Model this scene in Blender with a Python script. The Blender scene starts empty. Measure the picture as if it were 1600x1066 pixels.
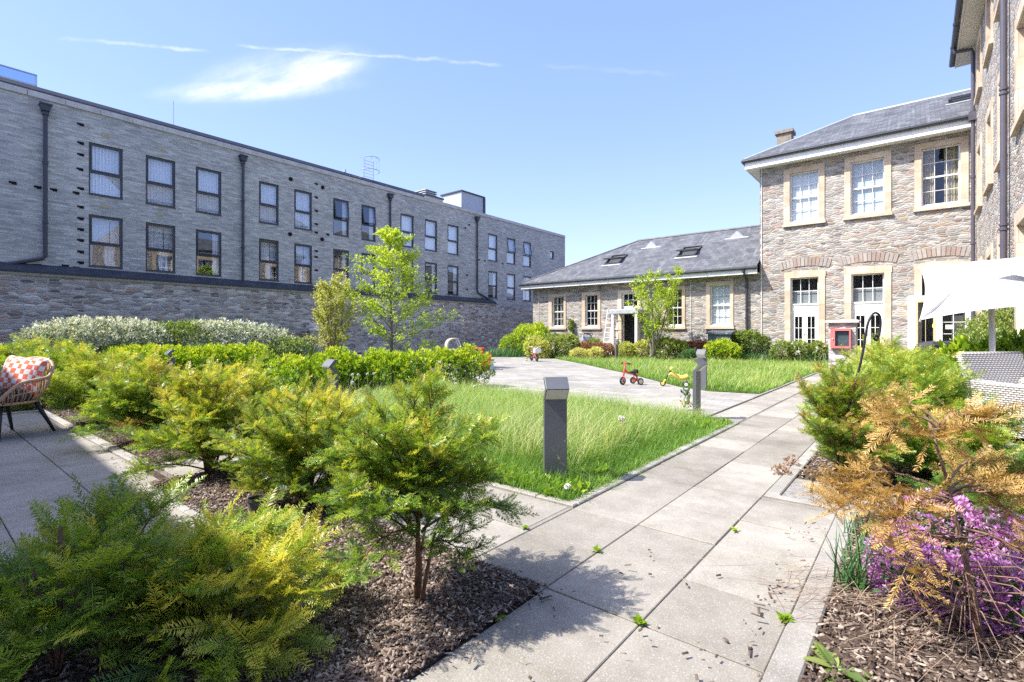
import bpy, math, random
import numpy as np
from mathutils import Vector, Matrix

# Courtyard garden. All numbers below are in "eye heights" (1 unit = S metres); meshes and locations are scaled by S when built.
S = 1.3
F, CX, HY = 785.0, 800.0, 519.0
TH = math.atan(637/785)
CO, SI = math.cos(TH), math.sin(TH)
R = math.radians
C = bpy.context.scene.collection
rnd = random.Random(7)
rng = np.random.default_rng(11)

def ray(px, py):
    r = (px-CX)/F; t = (HY-py)/F
    return CO*r-SI, SI*r+CO, t
def G(px, py):                       # measured point on the ground
    a, b, t = ray(px, py); d = F/(py-HY)
    return a*d, b*d
def onX(px, py, X):
    a, b, t = ray(px, py); d = X/a
    return b*d, 1+t*d
def onY(px, py, Y):
    a, b, t = ray(px, py); d = Y/b
    return a*d, 1+t*d
def at(px, py, d):
    a, b, t = ray(px, py)
    return Vector((a*d, b*d, 1+t*d))
def depth_of(x, y): return -SI*x+CO*y

# ---------------------------------------------------------------- mesh helpers
class MB:
    def __init__(s): s.v = []; s.f = []
    def add(s, vs, fs):
        o = len(s.v); s.v += [tuple(p) for p in vs]; s.f += [tuple(i+o for i in f) for f in fs]
    def box(s, x0, x1, y0, y1, z0, z1):
        s.add([(x0,y0,z0),(x1,y0,z0),(x1,y1,z0),(x0,y1,z0),(x0,y0,z1),(x1,y0,z1),(x1,y1,z1),(x0,y1,z1)],
              [(0,3,2,1),(4,5,6,7),(0,1,5,4),(1,2,6,5),(2,3,7,6),(3,0,4,7)])
    def cbox(s, x0, x1, y0, y1, z0, z1, b):      # box with a chamfered top edge
        s.add([(x0,y0,z0),(x1,y0,z0),(x1,y1,z0),(x0,y1,z0),(x0,y0,z1-b),(x1,y0,z1-b),(x1,y1,z1-b),(x0,y1,z1-b),
               (x0+b,y0+b,z1),(x1-b,y0+b,z1),(x1-b,y1-b,z1),(x0+b,y1-b,z1)],
              [(0,1,5,4),(1,2,6,5),(2,3,7,6),(3,0,4,7),(4,5,9,8),(5,6,10,9),(6,7,11,10),(7,4,8,11),(8,9,10,11)])
    def poly(s, pts): s.add(pts, [tuple(range(len(pts)))])
    def prism(s, pts, vec):
        n = len(pts); a = [Vector(p) for p in pts]; b = [p+Vector(vec) for p in a]
        s.add(a+b, [tuple(range(n))[::-1], tuple(range(n, 2*n))]+[(i,(i+1)%n,n+(i+1)%n,n+i) for i in range(n)])
    def tube(s, path, rad, n=8, caps=True):
        P = [Vector(p) for p in path]; m = len(P)
        if not hasattr(rad, '__len__'): rad = [rad]*m
        o = len(s.v); up = None
        for i in range(m):
            t = (P[min(i+1,m-1)]-P[max(i-1,0)])
            if t.length < 1e-9: t = Vector((0,0,1))
            t.normalize()
            if up is None: up = t.orthogonal().normalized()
            up = (up-t*up.dot(t))
            if up.length < 1e-6: up = t.orthogonal()
            up.normalize(); w = t.cross(up)
            for k in range(n):
                a = 2*math.pi*k/n
                s.v.append(tuple(P[i]+(up*math.cos(a)+w*math.sin(a))*rad[i]))
        for i in range(m-1):
            for k in range(n):
                k2 = (k+1)%n
                s.f.append((o+i*n+k, o+i*n+k2, o+(i+1)*n+k2, o+(i+1)*n+k))
        if caps:
            s.f.append(tuple(o+k for k in range(n))[::-1]); s.f.append(tuple(o+(m-1)*n+k for k in range(n)))
    def lathe(s, prof, cen=(0,0,0), n=16, axis='z'):
        o = len(s.v); m = len(prof)
        for r, h in prof:
            for k in range(n):
                a = 2*math.pi*k/n; x, y = r*math.cos(a), r*math.sin(a)
                p = (x,y,h) if axis == 'z' else ((h,x,y) if axis == 'x' else (x,h,y))
                s.v.append((p[0]+cen[0], p[1]+cen[1], p[2]+cen[2]))
        for i in range(m-1):
            for k in range(n):
                k2 = (k+1)%n; s.f.append((o+i*n+k, o+i*n+k2, o+(i+1)*n+k2, o+(i+1)*n+k))
        s.f.append(tuple(o+k for k in range(n))[::-1]); s.f.append(tuple(o+(m-1)*n+k for k in range(n)))
    def grid(s, fn, nu, nv):
        o = len(s.v)
        for j in range(nv+1):
            for i in range(nu+1): s.v.append(tuple(fn(i/nu, j/nv)))
        for j in range(nv):
            for i in range(nu):
                a = o+j*(nu+1)+i; s.f.append((a,a+1,a+nu+2,a+nu+1))
    def build(s, name, mat, parent=None, origin=(0,0,0), smooth=False, loc=None):
        ox, oy, oz = origin
        me = bpy.data.meshes.new(name)
        me.from_pydata([((x-ox)*S,(y-oy)*S,(z-oz)*S) for x,y,z in s.v], [], s.f)
        if smooth: me.shade_smooth()
        return link(name, me, mat, parent, loc)

def link(name, me, mat, parent=None, loc=None):
    me.materials.append(M[mat] if isinstance(mat, str) else mat)
    o = bpy.data.objects.new(name, me); C.objects.link(o)
    if parent: o.parent = parent
    if loc is not None: o.location = Vector(loc)*S
    return o
def tag(o, label=None, cat=None, group=None, kind=None):
    if label: o['label'] = label
    if cat: o['category'] = cat
    if group: o['group'] = group
    if kind: o['kind'] = kind
    return o
def thing(name, label, cat, loc=(0,0,0), rz=0, group=None):
    o = bpy.data.objects.new(name, None); C.objects.link(o); o.empty_display_size = .1
    o.location = Vector(loc)*S; o.rotation_euler = (0,0,rz)
    return tag(o, label, cat, group)
def dup(root, loc, rz=0, label=None, scale=None):
    r = root.copy(); C.objects.link(r); r.location = Vector(loc)*S; r.rotation_euler = (0,0,rz)
    if label: r['label'] = label
    if scale: r.scale = (scale,)*3
    for ch in list(root.children):
        c = ch.copy(); C.objects.link(c); c.parent = r
        for g in ch.children:
            d = g.copy(); C.objects.link(d); d.parent = c
    return r
def camdir(x, y):                    # heading (world) from a direction given as right / forward of the view
    return Vector((CO*x-SI*y, SI*x+CO*y, 0)).normalized()
def head(x, y):
    v = camdir(x, y); return math.atan2(v.y, v.x)

def arr_mesh(name, V, Q, tint=None, smooth=False):
    """V (n,3) in eye heights, Q (m,4) quads; tint per vertex"""
    me = bpy.data.meshes.new(name); n, m = len(V), len(Q); k = Q.shape[1]
    me.vertices.add(n); me.vertices.foreach_set('co', (V*S).astype(np.float32).ravel())
    me.loops.add(m*k); me.loops.foreach_set('vertex_index', Q.astype(np.int32).ravel())
    me.polygons.add(m); me.polygons.foreach_set('loop_start', np.arange(0, m*k, k, dtype=np.int32))
    me.polygons.foreach_set('loop_total', np.full(m, k, dtype=np.int32))
    if tint is not None:
        a = me.attributes.new('tint', 'FLOAT', 'POINT'); a.data.foreach_set('value', tint.astype(np.float32))
    me.update(calc_edges=True)
    if smooth: me.shade_smooth()
    return me
def inst(PV, PF, X, T, sc, tint=None, lt=None):
    """copies of a proto: X (k,3,3) rows = axes, T (k,3), sc (k,) or (k,3)"""
    k = len(T); n = len(PV)
    sc = np.asarray(sc, float)
    P = PV[None]*(sc[:,None,None] if sc.ndim == 1 else sc[:,None,:])
    V = np.einsum('kni,kij->knj', P, X)+T[:,None,:]
    Q = PF[None]+(np.arange(k)*n)[:,None,None]
    tt = None
    if tint is not None:
        tt = np.repeat(np.asarray(tint), n)
        if lt is not None: tt = tt+np.tile(lt, k)
    return V.reshape(-1,3), Q.reshape(-1,PF.shape[1]), tt
def frames(D, Nn):
    """axes with x along D and z near Nn"""
    x = D/np.linalg.norm(D, axis=1, keepdims=True)
    z = Nn-x*np.sum(Nn*x, axis=1, keepdims=True)
    l = np.linalg.norm(z, axis=1, keepdims=True); z = np.where(l < 1e-5, np.array([[0.,1,0]]), z/np.maximum(l,1e-5))
    y = np.cross(z, x)
    return np.stack([x,y,z], axis=1)
def rvec(k, up=0.0):
    v = rng.normal(size=(k,3)); v /= np.linalg.norm(v, axis=1, keepdims=True); v[:,2] += up
    return v/np.linalg.norm(v, axis=1, keepdims=True)
class AB:
    """array builder: many vegetation pieces joined to one mesh"""
    def __init__(s): s.V=[]; s.Q=[]; s.T=[]; s.n=0
    def add(s, V, Q, t):
        s.V.append(V); s.Q.append(Q+s.n); s.T.append(t); s.n += len(V)
    def build(s, name, mat, parent=None, loc=None):
        me = arr_mesh(name, np.concatenate(s.V), np.concatenate(s.Q), np.concatenate(s.T))
        return link(name, me, mat, parent, loc)

# ---------------------------------------------------------------- materials
M = {}
class NT:
    def __init__(s, name):
        s.m = bpy.data.materials.new(name); s.m.use_nodes = True; M[name] = s.m
        s.t = s.m.node_tree; s.t.nodes.clear()
        s.out = s.t.nodes.new('ShaderNodeOutputMaterial')
    def n(s, typ, ins=None, **at):
        nd = s.t.nodes.new('ShaderNode'+{'Geometry':'NewGeometry'}.get(typ, typ))
        for k, v in at.items(): setattr(nd, k, v)
        for k, v in (ins or {}).items(): s.put(nd.inputs[k], v)
        return nd
    def put(s, sock, v):
        if isinstance(v, bpy.types.NodeSocket): s.t.links.new(v, sock)
        elif isinstance(v, bpy.types.Node): s.t.links.new(v.outputs[0], sock)
        elif hasattr(v, '__len__') and sock.type == 'RGBA' and len(v) == 3: sock.default_value = (*v, 1)
        else: sock.default_value = v
    def math(s, op, a, b=0.0, clamp=False):
        nd = s.n('Math', {0:a, 1:b}, operation=op); nd.use_clamp = clamp
        return nd.outputs[0]
    def mix(s, f, a, b, mode='MIX'):
        nd = s.n('MixRGB', {0:f, 1:a, 2:b}, blend_type=mode); return nd.outputs[0]
    def ramp(s, f, stops, interp='LINEAR'):
        nd = s.n('ValToRGB', {0:f}); cr = nd.color_ramp; cr.interpolation = interp
        while len(cr.elements) < len(stops): cr.elements.new(.5)
        for e, (p, c) in zip(cr.elements, stops): e.position = p; e.color = (*c, 1) if len(c) == 3 else c
        return nd.outputs[0]
    def obj(s): return s.n('TexCoord').outputs['Object']
    def noise(s, vec, scale, detail=3, rough=.55, dim='3D'):
        return s.n('TexNoise', {'Vector':vec,'Scale':scale,'Detail':detail,'Roughness':rough}, noise_dimensions=dim).outputs[0]
    def comb(s, x, y, z=0.0): return s.n('CombineXYZ', {0:x,1:y,2:z}).outputs[0]
    def wall_uv(s):                       # horizontal run along the wall, and height
        p = s.n('SeparateXYZ', {0:s.obj()}); g = s.n('SeparateXYZ', {0:s.n('Geometry').outputs['True Normal']})
        k = s.math('GREATER_THAN', s.math('ABSOLUTE', g.outputs[0]), s.math('ABSOLUTE', g.outputs[1]))
        u = s.math('ADD', s.math('MULTIPLY', p.outputs[1], k), s.math('MULTIPLY', p.outputs[0], s.math('SUBTRACT', 1.0, k)))
        return u, p.outputs[2]
    def bump(s, h, strength=.3, dist=.01):
        return s.n('Bump', {'Height':h,'Strength':strength,'Distance':dist}).outputs[0]
    def surf(s, col, rough=.7, spec=.3, metal=0.0, normal=None):
        ins = {'Base Color':col,'Roughness':rough,'Specular IOR Level':spec,'Metallic':metal}
        b = s.n('BsdfPrincipled', ins)
        if normal is not None: s.put(b.inputs['Normal'], normal)
        s.t.links.new(b.outputs[0], s.out.inputs[0]); return b

def plain(name, col, rough=.6, spec=.3, metal=0.0, var=.12, scale=9.0, bump=0.0):
    t = NT(name); o = t.obj(); f = t.noise(o, scale, 4)
    lo = tuple(c*(1-var) for c in col); hi = tuple(min(1, c*(1+var)) for c in col)
    c = t.ramp(f, [(.3, lo), (.7, hi)])
    t.surf(c, rough, spec, metal, t.bump(t.noise(o, scale*12, 2), bump, .004) if bump else None)

def rubble(name, su, sz, stones, mortar, dirt=.0, wear=None):
    t = NT(name); u, z = t.wall_uv()
    base = t.comb(u, z)
    wob = t.noise(base, 1.6, 3); wob2 = t.noise(t.n('VectorMath', {0:base, 1:(7.3,3.1,0)}, operation='ADD').outputs[0], 5, 2)
    uu = t.math('ADD', t.math('MULTIPLY', u, su), t.math('MULTIPLY', wob2, .8))
    zz = t.math('ADD', t.math('MULTIPLY', z, sz), t.math('ADD', t.math('MULTIPLY', wob, .6), t.math('MULTIPLY', wob2, .5)))
    v = t.comb(uu, zz)
    vo = t.n('TexVoronoi', {'Vector':v,'Scale':1.0,'Randomness':.92}, voronoi_dimensions='2D', feature='F1')
    ve = t.n('TexVoronoi', {'Vector':v,'Scale':1.0,'Randomness':.92}, voronoi_dimensions='2D', feature='DISTANCE_TO_EDGE')
    sp = t.n('SeparateColor', {0:vo.outputs['Color']})
    col = t.ramp(sp.outputs[0], stones, 'CONSTANT')
    val = t.math('ADD', .62, t.math('MULTIPLY', sp.outputs[1], .72))
    col = t.mix(1.0, col, t.n('CombineColor', {0:val,1:val,2:val}).outputs[0], 'MULTIPLY')
    fine = t.noise(base, 22, 4, .65)
    fv = t.math('ADD', .45, t.math('MULTIPLY', fine, 1.1))
    col = t.mix(1.0, col, t.n('CombineColor', {0:fv,1:fv,2:fv}).outputs[0], 'MULTIPLY')
    edge = t.n('MapRange', {0:t.math('ADD', ve.outputs[0], t.math('MULTIPLY', t.math('SUBTRACT', fine, .5), .09)), 1:.03, 2:.11}).outputs[0]
    col = t.mix(edge, mortar, col)
    if dirt:
        d = t.noise(base, .55, 5, .65); col = t.mix(t.n('MapRange', {0:d,1:.5,2:.72,3:0.0,4:dirt}).outputs[0], col, wear or (.12,.10,.08))
    h = t.math('ADD', t.n('MapRange', {0:ve.outputs[0],1:.0,2:.22}).outputs[0], t.math('MULTIPLY', fine, .8))
    t.surf(col, .88, .2, 0, t.bump(h, .8, .018))

rubble('stone_warm', 3.3, 13.0, [(0,(.365,.35,.325)),(.18,(.395,.35,.30)),(.32,(.29,.28,.265)),(.45,(.36,.285,.24)),(.56,(.36,.35,.335)),
       (.70,(.42,.385,.33)),(.80,(.20,.185,.17)),(.88,(.38,.28,.18)),(.94,(.31,.215,.185))], (.40,.375,.345), .3, (.34,.30,.28))
rubble('stone_garden', 3.1, 11.0, [(0,(.44,.405,.36)),(.2,(.36,.315,.265)),(.36,(.53,.485,.42)),(.52,(.25,.225,.20)),(.66,(.48,.395,.31)),
       (.8,(.60,.56,.50)),(.91,(.43,.29,.22))], (.54,.50,.45), .35, (.26,.20,.16))
rubble('stone_pier', 2.2, 6.5, [(0,(.40,.39,.38)),(.3,(.47,.46,.45)),(.6,(.36,.34,.33)),(.85,(.42,.38,.36))], (.5,.48,.46))

t = NT('grey_brick'); u, z = t.wall_uv(); v = t.comb(u, z)
br = t.n('TexBrick', {'Vector':v,'Color1':(.365,.358,.328),'Color2':(.545,.535,.49),'Mortar':(.445,.436,.40),'Scale':1.0,'Mortar Size':.008,
      'Mortar Smooth':.3,'Bias':0.0,'Brick Width':.34,'Row Height':.078}, offset=.4)
st = t.noise(t.comb(t.math('MULTIPLY', u, 2.6), t.math('MULTIPLY', z, 13.0)), 1.0, 3)
bl = t.noise(v, .45, 4)
col = t.mix(1.0, br.outputs[0], t.ramp(st, [(.28,(.76,.76,.77)),(.5,(1,1,1)),(.74,(1.28,1.27,1.25))]), 'MULTIPLY')
col = t.mix(1.0, col, t.ramp(bl, [(.3,(.86,.87,.9)),(.7,(1.12,1.1,1.08))]), 'MULTIPLY')
t.surf(col, .85, .2, 0, t.bump(t.math('ADD', br.outputs[1], t.math('MULTIPLY', st, -.6)), .5, .012))

t = NT('slate'); u, z = t.wall_uv(); v = t.comb(u, t.math('MULTIPLY', z, 1.75))
br = t.n('TexBrick', {'Vector':v,'Color1':(.080,.083,.090),'Color2':(.135,.139,.148),'Mortar':(.045,.046,.05),'Scale':1.0,'Mortar Size':.009,
      'Mortar Smooth':.2,'Bias':-.1,'Brick Width':.30,'Row Height':.24})
bl = t.noise(v, 1.3, 5, .6); ln = t.noise(t.comb(t.math('MULTIPLY', u, 5), t.math('MULTIPLY', z, .7)), 1.0, 3)
col = t.mix(1.0, br.outputs[0], t.ramp(bl, [(.3,(.8,.8,.82)),(.7,(1.25,1.24,1.2))]), 'MULTIPLY')
col = t.mix(t.n('MapRange', {0:ln,1:.58,2:.75,3:0.0,4:.35}).outputs[0], col, (.27,.29,.31))
t.surf(col, .6, .35, 0, t.bump(br.outputs[1], -.5, .012))

t = NT('bath_stone'); o = t.obj(); u, z = t.wall_uv()
f = t.noise(o, 2.2, 4); g = t.noise(o, 30, 3)
col = t.ramp(f, [(.3,(.50,.385,.28)),(.55,(.58,.48,.375)),(.75,(.65,.58,.49))])
blk = t.n('TexBrick', {'Vector':t.comb(u, z),'Color1':(.86,.83,.8),'Color2':(1.1,1.1,1.1),'Mortar':(.62,.58,.54),'Scale':1.0,'Mortar Size':.006,'Brick Width':.95,'Row Height':.62}, offset=.3)
col = t.mix(1.0, col, blk.outputs[0], 'MULTIPLY')
t.surf(col, .85, .2, 0, t.bump(g, .15, .005))

t = NT('red_voussoir'); o = t.obj()
isl = t.n('Geometry').outputs['Random Per Island']
col = t.ramp(isl, [(0,(.26,.19,.165)),(.25,(.33,.26,.225)),(.5,(.33,.30,.275)),(.75,(.36,.29,.25)),(1,(.40,.365,.325))])
f = t.noise(o, 20, 4); fv = t.math('ADD', .7, t.math('MULTIPLY', f, .6))
col = t.mix(1.0, col, t.n('CombineColor', {0:fv,1:fv,2:fv}).outputs[0], 'MULTIPLY')
t.surf(col, .9, .2, 0, t.bump(f, .5, .02))

# concrete flags: tone per flag, aggregate speckle, stains
def flags(name, a, b, speck=1.0):
    t = NT(name); o = t.obj()
    isl = t.n('Geometry').outputs['Random Per Island']
    col = t.ramp(isl, [(0, a), (1, b)])
    st = t.noise(o, 1.1, 6, .62); col = t.mix(1.0, col, t.ramp(st, [(.28,(.66,.645,.61)),(.5,(.96,.955,.95)),(.75,(1.14,1.14,1.13))]), 'MULTIPLY')
    st2 = t.noise(o, 5.5, 5, .7); col = t.mix(1.0, col, t.ramp(st2, [(.3,(.84,.83,.81)),(.6,(1.04,1.04,1.04))]), 'MULTIPLY')
    vo = t.n('TexVoronoi', {'Vector':o,'Scale':130.0,'Randomness':1.0})
    sp = t.n('SeparateColor', {0:vo.outputs['Color']})
    spec = t.math('MULTIPLY', t.math('GREATER_THAN', sp.outputs[0], .80), t.math('LESS_THAN', vo.outputs[0], .42))
    dark = t.math('MULTIPLY', t.math('LESS_THAN', sp.outputs[1], .16), t.math('LESS_THAN', vo.outputs[0], .4))
    col = t.mix(t.math('MULTIPLY', spec, .42*speck), col, (.66,.64,.6))
    col = t.mix(t.math('MULTIPLY', dark, .5*speck), col, (.16,.15,.14))
    fi = t.noise(o, 120, 2); col = t.mix(1.0, col, t.ramp(fi, [(.3,(.86,.86,.86)),(.7,(1.1,1.1,1.1))]), 'MULTIPLY')
    t.surf(col, .85, .25, 0, t.bump(t.math('ADD', fi, t.math('MULTIPLY', st2, .8)), .35, .006))
flags('flagstone', (.25,.231,.197), (.355,.332,.288), .6)
flags('patio_stone', (.28,.258,.228), (.33,.305,.27), .5)
flags('kerbstone', (.30,.283,.255), (.36,.343,.31), .7)

t = NT('block_paving'); o = t.obj(); p = t.n('SeparateXYZ', {0:o})
br = t.n('TexBrick', {'Vector':t.comb(p.outputs[0], p.outputs[1]),'Color1':(.27,.255,.23),'Color2':(.36,.343,.312),'Mortar':(.2,.19,.165),'Scale':1.0,'Mortar Size':.011,'Mortar Smooth':.2,'Brick Width':.52,'Row Height':.3})
st = t.noise(o, .7, 6, .65); col = t.mix(1.0, br.outputs[0], t.ramp(st, [(.3,(.74,.74,.72)),(.55,(1,1,1)),(.75,(1.12,1.11,1.1))]), 'MULTIPLY')
f = t.noise(o, 40, 3); col = t.mix(1.0, col, t.ramp(f, [(.3,(.88,.88,.88)),(.7,(1.08,1.08,1.08))]), 'MULTIPLY')
t.surf(col, .85, .25, 0, t.bump(br.outputs[1], -.4, .01))

def ground(name, stops, sc, bump=.6):
    t = NT(name); o = t.obj(); f = t.noise(o, sc, 6, .7); g = t.noise(o, sc*6, 3)
    col = t.ramp(f, stops); col = t.mix(1.0, col, t.ramp(g, [(.3,(.7,.7,.7)),(.7,(1.25,1.25,1.25))]), 'MULTIPLY')
    t.surf(col, .95, .1, 0, t.bump(t.math('ADD', f, g), bump, .03))
ground('soil', [(.3,(.05,.036,.028)),(.55,(.10,.074,.056)),(.75,(.16,.125,.10))], 9)
ground('turf', [(.3,(.05,.075,.015)),(.55,(.085,.13,.03)),(.75,(.14,.16,.06))], 4)
ground('gravel', [(.3,(.22,.20,.18)),(.55,(.34,.32,.30)),(.75,(.44,.42,.40))], 22)

t = NT('wood_chips'); isl = t.n('Geometry').outputs['Random Per Island']
col = t.ramp(isl, [(0,(.05,.033,.025)),(.35,(.10,.068,.052)),(.62,(.17,.125,.10)),(.82,(.26,.205,.165)),(1,(.40,.34,.28))])
t.surf(col, .85, .2)

def leafmat(name, stops, transl=.35, rough=.45, spec=.35, isl=0.0):
    t = NT(name); a = t.n('Attribute', attribute_name='tint'); a = a.outputs['Fac']
    if isl: a = t.math('ADD', a, t.math('MULTIPLY', t.math('SUBTRACT', t.n('Geometry').outputs['Random Per Island'], .5), isl))
    col = t.ramp(a, stops)
    b = t.n('BsdfPrincipled', {'Base Color':col,'Roughness':rough,'Specular IOR Level':spec})
    tr = t.n('BsdfTranslucent', {'Color':t.mix(1.0, col, (1.25,1.2,.6), 'MULTIPLY')})
    mx = t.n('MixShader', {0:transl, 1:b.outputs[0], 2:tr.outputs[0]})
    t.t.links.new(mx.outputs[0], t.out.inputs[0])
leafmat('yew_needles', [(0,(.040,.095,.028)),(.3,(.12,.23,.04)),(.58,(.245,.38,.05)),(.8,(.44,.50,.06)),(1,(.62,.55,.10))], .40, .36, .5, .24)
leafmat('yew_dry', [(0,(.26,.17,.08)),(.25,(.36,.27,.08)),(.5,(.54,.34,.12)),(.75,(.62,.42,.16)),(1,(.70,.52,.27))], .3, .6, .2, .5)
leafmat('lime_leaf', [(0,(.06,.15,.012)),(.35,(.16,.30,.02)),(.7,(.38,.52,.035)),(1,(.62,.64,.06))], .4, .38, .45, .3)
leafmat('dark_leaf', [(0,(.03,.075,.02)),(.4,(.08,.15,.035)),(.75,(.18,.27,.06)),(1,(.32,.38,.10))], .35, .38, .45, .3)
leafmat('variegated_leaf', [(0,(.06,.11,.06)),(.35,(.16,.22,.13)),(.55,(.48,.52,.40)),(1,(.85,.85,.78))], .25, .4, .35, .5)
leafmat('birch_leaf', [(0,(.16,.28,.02)),(.4,(.34,.48,.04)),(.75,(.52,.62,.07)),(1,(.66,.68,.15))], .5, .45, .3, .3)
leafmat('golden_leaf', [(0,(.26,.32,.06)),(.5,(.47,.50,.13)),(1,(.64,.62,.27))], .45, .5, .3, .3)
leafmat('red_leaf', [(0,(.14,.05,.04)),(.5,(.26,.11,.08)),(1,(.36,.22,.13))], .3, .5, .3, .3)
leafmat('grass_blade', [(0,(.07,.17,.02)),(.35,(.14,.29,.04)),(.65,(.29,.44,.09)),(.82,(.48,.53,.20)),(1,(.70,.66,.42))], .45, .5, .3, .15)
leafmat('daffodil_leaf', [(0,(.03,.10,.035)),(.5,(.07,.18,.06)),(1,(.16,.28,.09))], .3, .4, .4, .2)
leafmat('petal_purple', [(0,(.36,.12,.44)),(.5,(.56,.24,.62)),(1,(.78,.50,.80))], .35, .6, .2, .5)
leafmat('dry_straw', [(0,(.22,.14,.10)),(.5,(.36,.26,.19)),(1,(.52,.43,.32))], .2, .7, .2, .3)
plain('bark_brown', (.17,.10,.07), .9, .15, 0, .35, 14, .6)
plain('bark_grey', (.17,.15,.12), .9, .15, 0, .3, 14, .6)
plain('twig_brown', (.24,.15,.11), .85, .2, 0, .3, 20)
plain('dandelion_fluff', (.78,.77,.72), .9, .1, 0, .05)
plain('dandelion_stem', (.42,.32,.14), .7, .2, 0, .2)
plain('petal_yellow', (.80,.60,.03), .6, .2, 0, .1)
plain('petal_white', (.8,.8,.76), .6, .2, 0, .1)
plain('petal_orange', (.80,.36,.06), .6, .2, 0, .1)

plain('white_paint', (.80,.80,.78), .4, .4, 0, .03, 4)
plain('soffit_board', (.62,.58,.52), .6, .3, 0, .06, 5)
plain('coping_stone', (.52,.50,.47), .8, .2, 0, .15, 4, .2)
plain('coping_tan', (.30,.26,.19), .85, .2, 0, .2, 5, .2)
plain('dark_metal', (.030,.034,.044), .42, .45, 0, .12, 5)
plain('gutter_metal', (.035,.038,.048), .38, .5, 0, .12, 5)
plain('pipe_purple', (.085,.078,.10), .4, .45, 0, .1, 5)
plain('window_frame', (.055,.058,.064), .4, .45, 0, .06, 5)
plain('lead_dark', (.045,.05,.062), .5, .4, 0, .2, 3)
plain('lead_pale', (.36,.38,.40), .4, .4, 0, .1, 5)
plain('galvanised', (.50,.53,.56), .35, .5, .6, .08, 5)
plain('cladding_grey', (.40,.43,.47), .5, .35, 0, .05, 2)
plain('bollard_grey', (.115,.12,.13), .42, .5, .1, .06, 8, .05)
plain('lamp_lens', (.56,.55,.50), .35, .4, 0, .04, 4)
plain('hole_dark', (.018,.017,.018), .9, .1, 0, .2)
plain('vent_cream', (.50,.46,.30), .6, .3, 0, .1)
plain('chimney_render', (.25,.215,.17), .9, .1, 0, .25, 6, .3)
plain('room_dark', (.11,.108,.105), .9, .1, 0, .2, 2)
plain('chalk', (.80,.79,.77), .9, .1, 0, .2, 6)
plain('teal_paint', (.12,.34,.32), .7, .2, 0, .2, 12)
plain('rattan', (.42,.27,.16), .5, .35, 0, .15, 20)
plain('chair_leg_black', (.028,.028,.032), .45, .4, 0, .1)
plain('seat_charcoal', (.035,.035,.042), .9, .1, 0, .2, 30, .3)
plain('joint_sand', (.17,.155,.13), .95, .1, 0, .3, 6)
plain('canvas_white', (.58,.58,.572), .75, .2, 0, .02, 2)
plain('pole_beige', (.74,.69,.62), .5, .3, 0, .05)
plain('cover_charcoal', (.045,.047,.055), .75, .25, 0, .2, 4, .3)
plain('iron_black', (.014,.014,.016), .45, .4, 0, .1)
plain('toy_red', (.62,.035,.045), .35, .5, 0, .05)
plain('toy_orange_red', (.72,.075,.03), .35, .5, 0, .05)
plain('toy_yellow', (.80,.58,.10), .4, .4, 0, .05)
plain('toy_pink', (.72,.12,.28), .35, .5, 0, .05)
plain('toy_white', (.78,.77,.78), .4, .4, 0, .04)
plain('toy_cream', (.68,.60,.42), .4, .4, 0, .04)
plain('toy_blue', (.30,.46,.66), .4, .4, 0, .05)
plain('rubber_black', (.020,.020,.022), .7, .3, 0, .1)
plain('cabinet_red', (.62,.16,.16), .4, .4, 0, .04)
plain('box_slate', (.075,.10,.125), .45, .4, 0, .08, 3)
plain('pot_grey', (.12,.115,.115), .6, .3, 0, .1)
plain('pram_blue', (.30,.36,.48), .8, .2, 0, .15)
plain('sign_yellow', (.75,.72,.10), .5, .3, 0, .03)
plain('paper_white', (.75,.77,.80), .6, .3, 0, .03)

t = NT('curtain'); u, z = t.wall_uv()
w = t.n('TexWave', {'Vector':t.comb(u, t.math('MULTIPLY', z, .06)),'Scale':3.2,'Distortion':2.2,'Detail':2.0,'Detail Scale':1.5}, wave_type='BANDS', bands_direction='X')
t.surf(t.ramp(w.outputs[1], [(0,(.66,.68,.70)),(1,(.88,.89,.90))]), .9, .1, 0, t.bump(w.outputs[1], .6, .03))
t = NT('slat_blind'); u, z = t.wall_uv()
w = t.n('TexWave', {'Vector':t.comb(u, z),'Scale':7.0}, wave_type='BANDS', bands_direction='Y')
t.surf(t.ramp(w.outputs[1], [(0,(.42,.45,.48)),(.4,(.68,.71,.73))]), .7, .2, 0, t.bump(w.outputs[1], .5, .02))
plain('roller_blind', (.72,.74,.75), .8, .15, 0, .03, 2)
plain('blind_grey', (.30,.31,.31), .8, .15, 0, .05, 2)
plain('curtain_gold', (.36,.30,.20), .9, .1, 0, .25, 8)
def glass(name, ior, tint):
    t = NT(name); bf = t.n('Geometry').outputs['Backfacing']; fr = t.n('Fresnel', {'IOR':t.math('ADD', t.math('MULTIPLY', bf, 1/ior), t.math('MULTIPLY', t.math('SUBTRACT', 1.0, bf), ior))})
    wav = t.noise(t.obj(), 1.7, 1); nb = t.bump(wav, .03, .02)
    gl = t.n('BsdfGlossy', {'Color':(.95,.97,1.0),'Roughness':.015}); t.put(gl.inputs['Normal'], nb)
    tr = t.n('BsdfTransparent', {'Color':tint})
    mx = t.n('MixShader', {0:fr.outputs[0], 1:tr.outputs[0], 2:gl.outputs[0]})
    t.t.links.new(mx.outputs[0], t.out.inputs[0])
glass('pane_glass', 2.5, (.95,.97,1.0))
glass('pane_old', 1.7, (.86,.90,.92))
glass('screen_glass', 1.5, (.62,.72,.88))

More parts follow.
